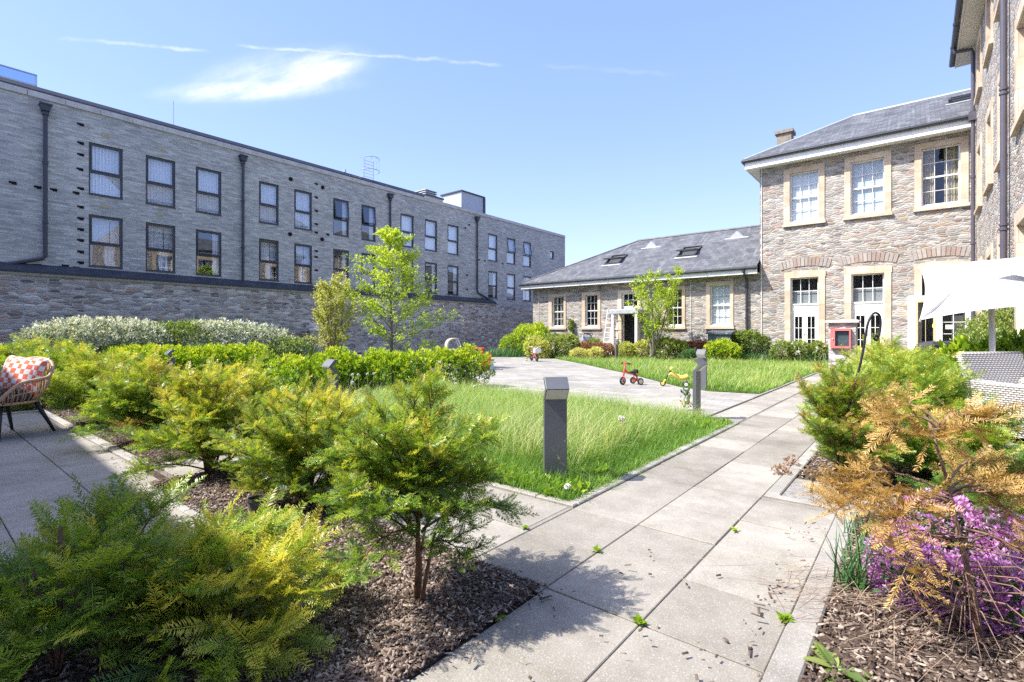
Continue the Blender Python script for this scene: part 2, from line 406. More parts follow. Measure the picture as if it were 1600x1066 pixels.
t = NT('check_fabric'); o = t.obj()
ck = t.n('TexChecker', {'Vector':o,'Color1':(.80,.19,.10),'Color2':(.78,.76,.74),'Scale':15.5})
f = t.noise(o, 60, 2)
t.surf(t.mix(1.0, ck.outputs[0], t.ramp(f, [(.3,(.9,.9,.9)),(.7,(1.06,1.06,1.06))]), 'MULTIPLY'), .9, .1, 0, t.bump(f, .2, .003))
t = NT('wicker'); p_ = t.n('SeparateXYZ', {0:t.obj()}); u = t.math('ADD', p_.outputs[0], p_.outputs[1]); z = p_.outputs[2]                                     # over and under weave
zr_ = t.math('DIVIDE', z, .026); row = t.math('FLOOR', zr_); x_ = t.math('ADD', t.math('DIVIDE', u, .055), t.math('MULTIPLY', row, .5))
h_ = t.math('MULTIPLY', t.math('ABSOLUTE', t.math('SINE', t.math('MULTIPLY', zr_, math.pi))), t.math('ADD', .12, t.math('MULTIPLY', t.math('ABSOLUTE', t.math('SINE', t.math('MULTIPLY', x_, math.pi))), .88)))
t.surf(t.ramp(h_, [(.0,(.15,.138,.125)),(.25,(.27,.252,.23)),(.45,(.44,.415,.38)),(.9,(.54,.51,.47))]), .6, .3, 0, t.bump(h_, .8, .012))
SKY_TINT=(.92,.78,1.05); SKY_STR=.15; CLOUD=(2.3,2.35,2.4); EXPOSURE=1.95
# ---------------------------------------------------------------- buildings
class WF:                                  # a wall plane: u along it, z up, n outwards
    def __init__(s, base, ud, nd): s.b, s.u, s.nn = Vector(base), Vector(ud), Vector(nd)
    def pt(s, u, z, n=0.0): return s.b+s.u*u+s.nn*n+Vector((0,0,z))
    def box(s, mb, u0, u1, z0, z1, n0, n1):
        mb.add([s.pt(u,z,n) for z in (z0,z1) for u,n in ((u0,n0),(u1,n0),(u1,n1),(u0,n1))],
               [(0,3,2,1),(4,5,6,7),(0,1,5,4),(1,2,6,5),(2,3,7,6),(3,0,4,7)])
    def quad(s, mb, u0, u1, z0, z1, n): mb.poly([s.pt(u0,z0,n),s.pt(u1,z0,n),s.pt(u1,z1,n),s.pt(u0,z1,n)])
    def facade(s, mb, u0, u1, z0, z1, holes, dep):
        us = sorted({u0,u1,*[h[0] for h in holes],*[h[1] for h in holes]}); zs = sorted({z0,z1,*[h[2] for h in holes],*[h[3] for h in holes]})
        for a, b in zip(us, us[1:]):
            for c, d in zip(zs, zs[1:]):
                m, k = (a+b)/2, (c+d)/2
                if not any(h[0]<m<h[1] and h[2]<k<h[3] for h in holes): s.quad(mb, a, b, c, d, 0)
        for h in holes:
            a, b, c, d = h[:4]
            for p in (((a,c),(a,d)),((b,c),(b,d)),((a,c),(b,c)),((a,d),(b,d))):
                (ua,za),(ub,zb) = p; mb.poly([s.pt(ua,za,0),s.pt(ub,zb,0),s.pt(ub,zb,-dep),s.pt(ua,za,-dep)])
XL, XW, Y0, XR = -14.9, -14.6, 19.1, 1.19
LEFT = WF((XL,0,0),(0,1,0),(1,0,0)); FRONT = WF((0,Y0,0),(1,0,0),(0,-1,0)); WING = WF((XR,0,0),(0,1,0),(-1,0,0))

_before = set(C.objects)
# ---- grey brick apartments
GB = (XL, 9.0, 0)
apt = thing('apartment_building', 'long grey brick apartment block with dark framed windows above the old stone wall', 'building', GB)
cols = [(2.85,3.49),(3.95,4.59),(5.06,5.69),(6.70,7.28),(7.76,8.34),(9.08,9.66),(10.15,10.73),(11.82,12.45),(13.0,13.64),(14.21,14.84),(16.68,17.31),(17.98,18.62),(19.22,19.86)]
openU = {5:.20, 6:.20, 11:.17, 12:.20}; openL = {0:.03, 1:.05, 2:.07, 3:.04, 4:.06}
holes = [(a,b,4.20,5.40) for a,b in cols]+[(a,b,2.53,3.73) for a,b in cols]+[(-2.6,-1.9,4.2,5.4),(-2.6,-1.9,2.53,3.73),(.2,.85,4.2,5.4),(.2,.85,2.53,3.73),(21.49,21.86,4.83,5.22)]
mb = MB(); LEFT.facade(mb, -5.0, 22.92, 0, 6.09, holes, .09)
for pts in ([(XL,22.92,0),(-24,22.92,0),(-24,22.92,6.09),(XL,22.92,6.09)], [(XL,-5,0),(-24,-5,0),(-24,-5,6.09),(XL,-5,6.09)], [(-24,-5,0),(-24,22.92,0),(-24,22.92,6.09),(-24,-5,6.09)]): mb.poly(pts)
mb.build('wall', 'grey_brick', apt, GB)
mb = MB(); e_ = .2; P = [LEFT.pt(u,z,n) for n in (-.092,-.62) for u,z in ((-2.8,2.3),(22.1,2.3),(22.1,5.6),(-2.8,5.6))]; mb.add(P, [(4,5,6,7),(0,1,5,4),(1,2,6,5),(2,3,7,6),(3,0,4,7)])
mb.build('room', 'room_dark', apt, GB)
mb = MB(); y = -5.0
while y < 22.9:
    e = min(y+.62, 22.95); mb.box(XL-.35, XL+.035, y+.004, e-.004, 6.09, 6.215); y += .62
mb.build('parapet_coping', 'coping_stone', apt, GB)
mb = MB(); mb.prism([(XL-.02,-5,6.216),(XL-.02,-5,6.27),(XL-.10,-5,6.37),(XL-.6,-5,6.40),(XL-.6,-5,6.216)], (0,18.0,0)); mb.build('roof_edge', 'lead_dark', apt, GB)
mb = MB(); mb.box(-23.99, XL-.36, -4.99, 22.9, 6.0, 6.19); mb.build('roof', 'lead_dark', apt, GB)

def apt_window(a, b, z0, z1, tilt, drape, small=False):
    fr = MB(); w = .035; zt = z0+(z1-z0)*.44; n0, n1 = -.085, -.03
    LEFT.box(fr, a, a+w, z0, z1, n0, n1); LEFT.box(fr, b-w, b, z0, z1, n0, n1)
    LEFT.box(fr, a+w, b-w, z0, z0+w, n0, n1); LEFT.box(fr, a+w, b-w, z1-w, z1, n0, n1)
    if not small: LEFT.box(fr, a+w, b-w, zt-w*.6, zt+w*.6, n0, n1)
    LEFT.box(fr, a-.005, b+.005, z0-.02, z0, -.08, .02)
    f = fr.build('window', 'window_frame', apt, GB)
    mb = MB(); LEFT.quad(mb, a+w, b-w, z0+w, (zt-w*.6) if not small else z1-w, -.06); mb.build('pane', 'pane_glass', f, GB)
    if not small:
        # top hung sash, swung out at the bottom
        s0, s1, h0, h1 = a+w+.003, b-w-.003, zt+w*.6+.003, z1-w-.003; sw = .026
        piv = LEFT.pt(0, h1, -.035); ca, sa = math.cos(tilt), math.sin(tilt)
        def T(u, z, n):
            dz = z-h1; dn = n
            return LEFT.pt(u, h1+dz*ca-dn*sa*0, -.035)+LEFT.nn*(dn*ca-dz*sa)
        sash = MB()
        def sb(u0,u1,za,zb):
            sash.add([T(u,z,n) for z in (za,zb) for u,n in ((u0,-.02),(u1,-.02),(u1,.012),(u0,.012))], [(0,3,2,1),(4,5,6,7),(0,1,5,4),(1,2,6,5),(2,3,7,6),(3,0,4,7)])
        sb(s0,s0+sw,h0,h1); sb(s1-sw,s1,h0,h1); sb(s0+sw,s1-sw,h0,h0+sw); sb(s0+sw,s1-sw,h1-sw,h1)
        so = sash.build('sash', 'window_frame', f, GB)
        mb = MB(); mb.poly([T(s0+sw,h0+sw,0),T(s1-sw,h0+sw,0),T(s1-sw,h1-sw,0),T(s0+sw,h1-sw,0)]); mb.build('pane', 'pane_glass', f, GB)
    # curtains inside
    if drape == 'curtain' or drape == 'side':
        k = rnd.choice([.53,.53,.53,.44]) if drape == 'curtain' else .16
        for u0, u1 in ((a-.06, a+(b-a)*k), (b-(b-a)*k, b+.06)) if drape == 'curtain' else ((b-(b-a)*.3, b+.06),):
            mb = MB(); n = max(6, int((u1-u0)/.022)); ph = rnd.uniform(0,6)
            mb.grid(lambda s, t, u0=u0, u1=u1, ph=ph: LEFT.pt(u0+(u1-u0)*s, z0-.06+(z1-z0+.12)*t, -.125+.018*math.sin(ph+s*(u1-u0)*95)+.006*math.sin(s*37+ph)), n*2, 1)
            mb.build('curtain', 'curtain', f, GB, smooth=True)
    elif drape == 'roller':
        mb = MB(); zz = z0+(z1-z0)*rnd.choice([-.05,-.05,.0]); LEFT.quad(mb, a-.04, b+.04, zz, z1+.05, -.12); mb.build('blind', 'roller_blind', f, GB)
    elif drape == 'slat':
        mb = MB()
        for u0 in (a+.02, a+(b-a)*.34, a+(b-a)*.67): LEFT.quad(mb, u0, u0+(b-a)*.30, zt+.05, z1+.03, -.16)
        mb.build('blind', 'slat_blind', f, GB)
        mb = MB(); mb.grid(lambda s, t: LEFT.pt(b-.28+.2*s-.05*math.sin(t*3), z0-.03+(zt-z0+.1)*t, -.2+.015*math.sin(s*20)), 16, 4); mb.build('curtain', 'curtain', f, GB, smooth=True)
dU = ['curtain','curtain','curtain','curtain','curtain','side','side','roller','roller','roller','roller','curtain','curtain']
dL = ['slat','slat','side','slat','slat','side','curtain','side','side','side','side','curtain','curtain']
for i, (a, b) in enumerate(cols):
    apt_window(a, b, 4.20, 5.40, openU.get(i, 0), dU[i]); apt_window(a, b, 2.53, 3.73, openL.get(i, 0), dL[i])
apt_window(21.49, 21.86, 4.83, 5.22, 0, 'roller', True)
for z in (4.2, 2.53): apt_window(.2, .85, z, z+1.2, 0, 'curtain'); apt_window(-2.6, -1.9, z, z+1.2, 0, 'curtain')

def drainpipe(y, z1, path_end):
    mb = MB(); x = XL+.07
    mb.tube([(x,y,5.82)]+path_end, .038, 10)
    for z in (4.7, 3.4): mb.tube([(x,y,z-.03),(x,y,z+.03)], .05, 10)
    p = mb.build('drainpipe', 'gutter_metal', apt, GB, smooth=False)
    mb = MB(); mb.prism([(XL+.001,y-.095,5.95),(XL+.001,y+.095,5.95),(XL+.001,y+.065,5.82),(XL+.001,y-.065,5.82)], (.15,0,0)); mb.box(XL+.001,XL+.17,y-.105,y+.105,5.95,5.98)
    mb.tube([(x,y,5.74),(x,y,5.80)], .06, 10); mb.build('hopper', 'gutter_metal', p, GB)
x = XL+.07
drainpipe(2.10, 0, [(x,2.10,2.66),(x,2.06,2.60),(x,1.5,2.42),(x,.9,2.40)])
drainpipe(6.23, 0, [(x,6.23,2.36)])
drainpipe(11.31, 0, [(x,11.31,2.30)])
drainpipe(15.90, 0, [(x,15.9,2.78),(x,15.95,2.70),(x,17.1,2.30),(x,17.12,2.22)])
slots = [(126,194),(126,223),(126,241),(125,264),(126,294),(119,301),(126,323),(126,341),(20,285),(59,292),(84,296),(126,358),(126,375),(126,393),(126,410),(119,418),(102,415),(96,417),(59,414),
 (494,287),(494,308),(494,329),(494,350),(494,363),(512,366),(494,392),(494,401),(494,422),(733,351),(729.5,429.7),(729.5,451.7),(748,405.7),(757.5,407.5),(785,412),(744,467),(753,466),(727,356)]
for i, p in enumerate(slots):
    yy, zz = onX(*p, XL); mb = MB(); LEFT.box(mb, yy-.06, yy+.06, zz-.025, zz+.02, -.001, .006); LEFT.box(mb, yy-.02, yy+.055, zz-.045, zz-.026, -.001, .006)
    mb.build('wall_slot', 'hole_dark', apt, GB)
for p in [(166,212),(252,232),(164,322),(250,335)]:
    yy, zz = onX(*p, XL); mb = MB(); LEFT.box(mb, yy-.07, yy+.07, zz-.045, zz+.045, -.001, .008)
    for k in range(5): LEFT.box(mb, yy-.062+k*.027, yy-.047+k*.027, zz-.04, zz+.04, .008, .016)
    mb.build('vent', 'vent_cream', apt, GB)
for p in [(454,280),(504,293),(453,366),(503,374)]:
    yy, zz = onX(*p, XL); mb = MB(); mb.lathe([(.06,0),(.06,.03),(.045,.035)], (XL,yy,zz), 12, 'x'); mb.build('round_vent', 'hole_dark', apt, GB)

# ---- things standing on its flat roof
def roof_box(name, label, cat, mid, right, left, X, z0, build):
    ya, zt = onX(*mid, X); yb, _ = onX(*right, X); xb = onY(*left, ya)[0]
    t = thing(name, label, cat, ((X+xb)/2, (ya+yb)/2, z0)); build(t, xb, X, ya, yb, z0, zt); return t
def plantroom(t, x0, x1, y0, y1, z0, z1):
    o = ((x0+x1)/2,(y0+y1)/2,z0)
    mb = MB(); mb.box(x0,x1,y0,y1,z0,z1-.06); mb.build('wall', 'cladding_grey', t, o)
    mb = MB(); mb.box(x0-.05,x1+.05,y0-.05,y1+.05,z1-.06,z1); mb.build('roof', 'lead_dark', t, o)
    mb = MB(); mb.box(x1+.001,x1+.06,y1-.05,y1+.06,z0,z1-.06); mb.build('drainpipe', 'gutter_metal', t, o)
roof_box('rooftop_plant_room', 'pale grey clad plant room with dark roof edge on the grey apartment roof', 'roof structure', (721,297), (756,308), (690,306), -16.6, 6.19, plantroom)
def louvre(t, x0, x1, y0, y1, z0, z1):
    o = ((x0+x1)/2,(y0+y1)/2,z0); mb = MB()
    mb.box(x0+.08,x1-.08,y0+.08,y1-.08,z0,z1-.02)
    mb.build('housing', 'cladding_grey', t, o); n = 3; mb = MB()
    for k in range(n):
        z = z1-.06-k*.09; mb.cbox(x0,x1,y0,y1,z,z+.045,.02)
    mb.build('louvre', 'lead_pale', t, o)
roof_box('rooftop_ventilator', 'low white louvred ventilator on the apartment roof left of the plant room', 'ventilator', (665,294), (683,302), (647,300), -16.4, 6.19, louvre)
def upstand(t, x0, x1, y0, y1, z0, z1):
    o = ((x0+x1)/2,(y0+y1)/2,z0); mb = MB(); mb.box(x0,x1,y0,y1,z0,z1-.06); mb.build('base', 'grey_brick', t, o)
    mb = MB(); mb.box(x0-.04,x1+.04,y0-.04,y1+.04,z1-.06,z1); mb.build('coping', 'lead_dark', t, o)
roof_box('rooftop_upstand', 'low dark capped brick upstand in front of the white roof ventilator', 'roof structure', (665,303), (692,312), (655,306), -15.5, 6.19, upstand)
t = thing('roof_ladder', 'galvanised access ladder cage with open hoops above the apartment parapet', 'ladder', (XL-.25,10.55,6.2)); o = (XL-.25,10.55,6.2)
ya, yb = 10.33, 10.72
mb = MB()
for yy in (ya, yb): mb.tube([(XL-.12,yy,5.95+.28),(XL-.12,yy,7.05)], .014, 6)
for k in range(7): mb.tube([(XL-.12,ya,6.33+k*.11),(XL-.12,yb,6.33+k*.11)], .008, 5)
mb.build('rail', 'galvanised', t, o)
for z in (6.62, 7.05):
    mb = MB(); mb.tube([(XL-.12-.42*math.sin(a)*0+(.42*math.sin(a)), (ya+yb)/2-.33*math.cos(a), z) for a in [k*math.pi/12 for k in range(13)]], .012, 6); mb.build('hoop', 'galvanised', t, o)
mb = MB()
for a in (.5,1.1,1.6,2.1,2.7): mb.tube([(XL-.12+.42*math.sin(a),(ya+yb)/2-.33*math.cos(a),6.62),(XL-.12+.42*math.sin(a),(ya+yb)/2-.33*math.cos(a),7.05)], .009, 5)
mb.build('cage_bar', 'galvanised', t, o)
yy, zz = onX(271,158,-15.3); mb = MB(); mb.tube([(0,0,0),(0,0,zz-6.3)], .010, 6); mb.lathe([(.04,0),(.04,.03),(.015,.06)], (0,0,0), 8)
tag(mb.build('lightning_rod', 'galvanised', loc=(-15.3,yy,6.3)), 'thin upright metal rod on the apartment roof edge below the wispy cloud', 'rod')
yy, zz = onX(539,262,-15.3); mb = MB(); mb.tube([(0,0,0),(0,0,.16)], .02, 6); mb.box(-.03,.03,-.03,.03,.12,.2)
tag(mb.build('roof_vent_pipe', 'galvanised', loc=(-15.3,yy,6.37)), 'short grey stub pipe on the apartment roof left of the ladder cage', 'pipe')
y1 = onX(58,128,-15.5)[0]; o = (-15.5,y1-2.2,6.4)
t = thing('roof_guard', 'blue grey glazed guard screen with rail on the left end of the apartment roof', 'guard screen', o)
mb = MB(); mb.box(-15.52,-15.49,y1-4.2,y1,6.58,6.78); mb.build('screen', 'screen_glass', t, o)
mb = MB(); mb.tube([(-15.5,y1-4.2,6.80),(-15.5,y1,6.80)], .02, 6); mb.tube([(-15.5,y1-4.2,6.56),(-15.5,y1,6.56)], .02, 6)
for k in range(6): mb.tube([(-15.5,y1-.02-k*.8,6.38),(-15.5,y1-.02-k*.8,6.80)], .016, 6)
mb.box(-15.7,-15.4,y1-4.2,y1+.04,6.38,6.44); mb.build('rail', 'galvanised', t, o)

# ---- old stone garden wall under it
o = (XW, 9, 0); gw = thing('garden_wall', 'old rubble stone boundary wall in shade below the grey apartments', 'wall', o)
mb = MB(); mb.box(XL+.01, XW, -5, 22.6, -.05, 2.19); mb.build('masonry', 'stone_garden', gw, o)
mb = MB(); mb.box(XL+.012, XW+.025, -5, 16.9, 2.19, 2.245); mb.build('coping', 'coping_tan', gw, o)
mb = MB(); mb.prism([(XW+.015,-5,2.246),(XL+.002,-5,2.246),(XL+.002,-5,2.47),(XL+.03,-5,2.47),(XW+.02,-5,2.30)], (0,21.9,0)); mb.build('flashing', 'lead_dark', gw, o)
yy, zz = onX(489,508,XW); mb = MB(); mb.prism([(XW-.01,yy-.28,0),(XW+.35,yy-.28,0),(XW+.35,yy-.28,zz-.15),(XW-.01,yy-.28,zz+.05)], (0,.56,0)); mb.build('buttress', 'stone_garden', gw, o)
mb = MB()                                # faint chalk lines left on the wall by children
for (x0,y0,x1,y1) in ((634,500.5,718,505),(628,515,680,515.5)):
    a, b = onX(x0,y0,XW), onX(x1,y1,XW)
    mb.prism([(XW,a[0],a[1]-.012),(XW,b[0],b[1]-.012),(XW,b[0],b[1]+.012),(XW,a[0],a[1]+.012)], (.004,0,0))
for k in range(9):
    px = 642+k*8.2; a = onX(px,509,XW)
    pts = [(XW+.002, a[0]+.075*math.cos(q), a[1]-.05+.13*math.sin(q)) for q in [i*math.pi/8 for i in range(9)]]
    if k != 2: mb.tube([(XW+.002,a[0]+.075,a[1]-.2)]+pts+[(XW+.002,a[0]-.075,a[1]-.16)], .006, 4)
mb.build('chalk_marks', 'chalk', gw, o)
a = onX(657,507,XW); mb = MB(); mb.prism([(XW,a[0]-.11,a[1]-.1),(XW,a[0]+.12,a[1]-.08),(XW,a[0]+.10,a[1]+.1),(XW,a[0]-.10,a[1]+.11)], (.004,0,0)); mb.build('paint_patch', 'teal_paint', gw, o)

# the apartments and their garden wall stand a little farther off: scale them about the viewpoint (same bearings, true size)
KS = 1.168; _new = [o_ for o_ in C.objects if o_ not in _before]; _ms = set()
for o_ in _new:
    if o_.parent is None: o_.location = Vector((0,0,S))+(o_.location-Vector((0,0,S)))*KS
    if o_.type == 'MESH' and o_.data not in _ms: _ms.add(o_.data); o_.data.transform(Matrix.Scale(KS, 4))

# ---- stone buildings of the courtyard
def sash(parent, o, wf, S4, O4, cols_, rt, rb, drape, n=-.12, sill=True, part='window', glass_='pane_old', gap=False):
    (su0,su1,sz0,sz1), (a,b,z0,z1) = S4, O4
    fr = MB(); w = .035; g = .013; zm = z0+(z1-z0)*rb/(rt+rb)
    wf.box(fr,a,a+w,z0,z1,n-.03,n+.03); wf.box(fr,b-w,b,z0,z1,n-.03,n+.03)
    wf.box(fr,a+w,b-w,z0,z0+.06,n-.03,n+.035); wf.box(fr,a+w,b-w,z1-w,z1,n-.03,n+.03); wf.box(fr,a+w,b-w,zm-.022,zm+.022,n-.025,n+.025)
    for i in range(1,cols_):
        u = a+w+(b-a-2*w)*i/cols_
        wf.box(fr,u-g/2,u+g/2,z0+.06,zm-.022,n-.012,n+.012); wf.box(fr,u-g/2,u+g/2,zm+.022,z1-w,n-.012,n+.012)
    for zz0, zz1, r in ((z0+.06,zm-.022,rb),(zm+.022,z1-w,rt)):
        for j in range(1,int(r)):
            z = zz0+(zz1-zz0)*j/r; wf.box(fr,a+w,b-w,z-g/2,z+g/2,n-.011,n+.011)
    f = fr.build(part, 'white_paint', parent, o)
    mb = MB(); wf.quad(mb,a+w,b-w,z0+.06,z1-w,n); mb.build('pane', glass_, f, o)
    sm = MB()
    wf.box(sm,su0,a,sz0,z1,-.17,.028); wf.box(sm,b,su1,sz0,z1,-.17,.028); wf.box(sm,su0,su1,z1,sz1,-.17,.028)
    sm.build('surround', 'bath_stone', f, o)
    if sill:
        mb = MB(); wf.prism = None; wf.box(mb,su0-.03,su1+.03,sz0-.085,sz0,-.17,.075); mb.build('sill', 'bath_stone', f, o)
        if z0 > sz0+.01: mb = MB(); wf.box(mb,a,b,sz0,z0,-.17,.02); mb.build('stool', 'white_paint', f, o)
    if drape:
        mb = MB()
        if drape in ('roller_blind','slat_blind'): wf.quad(mb,a+.02,b-.02,z0+.03,z1,n-.06)
        else:
            for u0,u1 in ((a,a+(b-a)*.36),(b-(b-a)*.4,b)):
                mb.grid(lambda s,t,u0=u0,u1=u1: wf.pt(u0+(u1-u0)*s, z0+(z1-z0)*t, n-.1+.016*math.sin(s*30)), 28, 1)
        mb.build('curtain' if 'curtain' in drape else 'blind', drape, f, o, smooth=True)
    return f
def room(mb, wf, hs, d0=.17, d1=.8):      # the dark inside, one shell open to the windows
    e = .2; a, b_, c, d = min(h[0] for h in hs)-e, max(h[1] for h in hs)+e, min(h[2] for h in hs)-e, max(h[3] for h in hs)+e
    P = [wf.pt(u,z,n) for n in (-d0,-d1) for u,z in ((a,c),(b_,c),(b_,d),(a,d))]
    mb.add(P, [(4,5,6,7),(0,1,5,4),(1,2,6,5),(2,3,7,6),(3,0,4,7)])
def arch(parent, o, wf, u0, u1, z, rise=.10, h=.28, n=14):
    mb = MB(); um = (u0+u1)/2; half = (u1-u0)/2; Rr = (half*half+rise*rise)/(2*rise)
    a0 = math.asin(half/Rr)
    for k in range(n):
        t0 = -a0+2*a0*(k+.07)/n; t1 = -a0+2*a0*(k+.93)/n; hh = h*rnd.uniform(.9,1.05); pr = rnd.uniform(.014,.03)
        P = []
        for t_, r_ in ((t0,Rr),(t1,Rr),(t1,Rr+hh),(t0,Rr+hh)): P.append(wf.pt(um+math.sin(t_)*r_, z+rise-Rr+math.cos(t_)*r_, -.02))
        mb.prism(P, wf.nn*(pr+.02))
    mb.build('brick_arch', 'red_voussoir', parent, o)
def gutter(parent, o, p0, p1, r=.06):
    mb = MB(); mb.tube([p0,p1], r, 10); d = Vector(p1)-Vector(p0); L = d.length; k = .5
    while k < L:
        q = Vector(p0)+d*(k/L); e = d.normalized()*.02; mb.tube([q-e,q+e], r+.012, 10); k += 1.35
    return mb.build('gutter', 'gutter_metal', parent, o)

# low range
XA, XB = -14.24, -4.34; o = ((XA+XB)/2, Y0, 0)
low = thing('stone_cottage_range', 'low single storey stone range with hipped slate roof and sash windows', 'building', o)
LW = WF((0,Y0+.03,0),(1,0,0),(0,-1,0))
S1 = [((-13.33,-12.38,1.20,2.74),(-13.15,-12.50,1.24,2.62)), ((-11.55,-10.63,1.20,2.74),(-11.39,-10.77,1.24,2.62)), ((-7.84,-6.98,1.20,2.76),(-7.70,-7.10,1.24,2.66)), ((-6.19,-5.22,1.20,2.86),(-6.05,-5.34,1.24,2.74))]
hs = [(a[0]+.01,a[1]-.01,a[2],a[3]-.01) for a,b in S1]+[(-9.80,-8.80,.02,2.74)]
mb = MB(); LW.facade(mb, XA, XB, 0, 3.06, hs, .17)
mb.poly([(XA,Y0+.03,0),(XA,25.1,0),(XA,25.1,3.06),(XA,Y0+.03,3.06)]); mb.poly([(XA,25.1,0),(XB,25.1,0),(XB,25.1,3.06),(XA,25.1,3.06)])
mb.build('wall', 'stone_warm', low, o)
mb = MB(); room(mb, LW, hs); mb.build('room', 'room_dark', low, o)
for (s4,o4), dr in zip(S1, ('curtain_gold',None,None,'roller_blind')): sash(low, o, LW, s4, o4, 3, 2, 2, dr)
# door bay
fr = MB(); n=-.12
LW.box(fr,-9.64,-9.59,.02,2.62,n-.03,n+.03); LW.box(fr,-8.98,-8.93,.02,2.62,n-.03,n+.03); LW.box(fr,-9.59,-8.98,2.57,2.62,n-.03,n+.03)
LW.box(fr,-9.59,-8.98,1.78,2.08,n-.03,n+.03); LW.box(fr,-9.59,-8.98,1.83,2.03,n+.03,n+.045)
for u in (-9.39,-9.18): LW.box(fr,u-.008,u+.008,2.08,2.57,n-.01,n+.012)
LW.box(fr,-9.59,-8.98,2.32,2.335,n-.01,n+.012)
f = fr.build('entrance', 'white_paint', low, o)
mb = MB(); LW.quad(mb,-9.59,-8.98,2.08,2.57,n); mb.build('pane', 'pane_old', f, o)
mb = MB(); LW.box(mb,-9.81,-9.64,.02,2.62,-.17,.028); LW.box(mb,-8.93,-8.79,.02,2.62,-.17,.028); LW.box(mb,-9.81,-8.79,2.62,2.74,-.17,.028); mb.build('surround', 'bath_stone', f, o)
mb = MB(); mb.poly([(-8.99,Y0+.15,.03),(-8.99,Y0+.15,1.76),(-9.16,Y0+.68,1.76),(-9.16,Y0+.68,.03)]); LW.box(mb,-9.0,-8.98,.03,1.76,-.2,-.1); mb.build('door', 'white_paint', f, o)
pc = MB(); pc.cbox(-9.75,-8.50,Y0-.85,Y0+.0,1.735,1.90,.02); p = pc.build('porch_canopy', 'lead_pale', low, o)
for (u, yy) in ((-9.62,Y0-.78),(-8.60,Y0-.78)):
    mb = MB(); mb.box(u-.05,u+.05,yy-.05,yy+.05,0,1.734); mb.build('post', 'white_paint', p, o)
mb = MB()
for u in (-9.62,): 
    for k in range(4): mb.box(u-.02,u+.02,Y0-.72,Y0-.05,.3+k*.38,.33+k*.38)
    mb.box(u-.02,u+.02,Y0-.42,Y0-.38,0,1.734)
mb.build('trellis', 'white_paint', p, o)
# roof
e, ze, zr, yr = .42, 3.22, 5.22, 22.1
A,B_,C_,D_ = (XA-e,Y0-e,ze),(XB,Y0-e,ze),(XB,25.1+e,ze),(XA-e,25.1+e,ze); R1,R2 = (-10.25,yr,zr),(XB,yr,zr)
mb = MB(); th = .07
up = lambda p: (p[0],p[1],p[2]+th)
mb.add([A,B_,C_,D_,R1,R2,up(A),up(B_),up(C_),up(D_),up(R1),up(R2)], [(6,7,11,10),(9,6,10),(8,9,10,11),(0,1,7,6),(3,0,6,9),(2,3,9,8),(0,3,4),(0,4,5,1),(2,5,4,3)])
rf = mb.build('roof', 'slate', low, o)
mb = MB(); mb.tube([up(R1),up(R2)], .06, 8); mb.tube([up(A),up(R1)], .045, 8); mb.tube([up(D_),up(R1)], .045, 8); mb.build('ridge', 'slate', rf, o)
mb = MB(); mb.box(XA-e+.03,XB,Y0-e+.03,Y0-e+.06,3.02,3.235); mb.box(XA-e+.03,XA-e+.06,Y0-e+.06,25.4,3.02,3.235); mb.build('fascia', 'white_paint', low, o)
mb = MB(); mb.box(XA-e+.06,XB,Y0-e+.06,Y0+.03,3.03,3.06); mb.box(XA-e+.06,XA,Y0+.03,25.4,3.03,3.06); mb.build('soffit', 'soffit_board', low, o)
gutter(low, o, (XA-e-.02,Y0-e-.02,3.22), (XB+.02,Y0-e-.02,3.22), .05); gutter(low, o, (XA-e-.02,Y0-e-.02,3.221), (XA-e-.02,25.4,3.221), .05)
mb = MB(); u = -4.76; mb.tube([(u,Y0-e-.02,3.2),(u,Y0-e,3.08),(u,Y0-.05,2.86),(u,Y0-.05,.0)], .042, 10)
for z in (2.6,1.5,.5): mb.tube([(u,Y0-.05,z-.03),(u,Y0-.05,z+.03)], .055, 10)
mb.build('drainpipe', 'gutter_metal', low, o)
for u in (-6.75,-13.9): 
    mb = MB(); mb.tube([(u,Y0+.005,.2),(u,Y0+.005,3.0)], .008, 6); mb.build('cable', 'white_paint', low, o)
sl = (zr-ze)/(yr-(Y0-e)); nrm = Vector((0,-sl,1)).normalized(); dn = Vector((0,-1,-sl)).normalized()
def on_roof(px, py):                     # point on the front slope
    a, b, t_ = ray(px, py); d = (ze+th-sl*(Y0-e)-1)/(t_-sl*b)
    return Vector((a*d,b*d,1+t_*d))
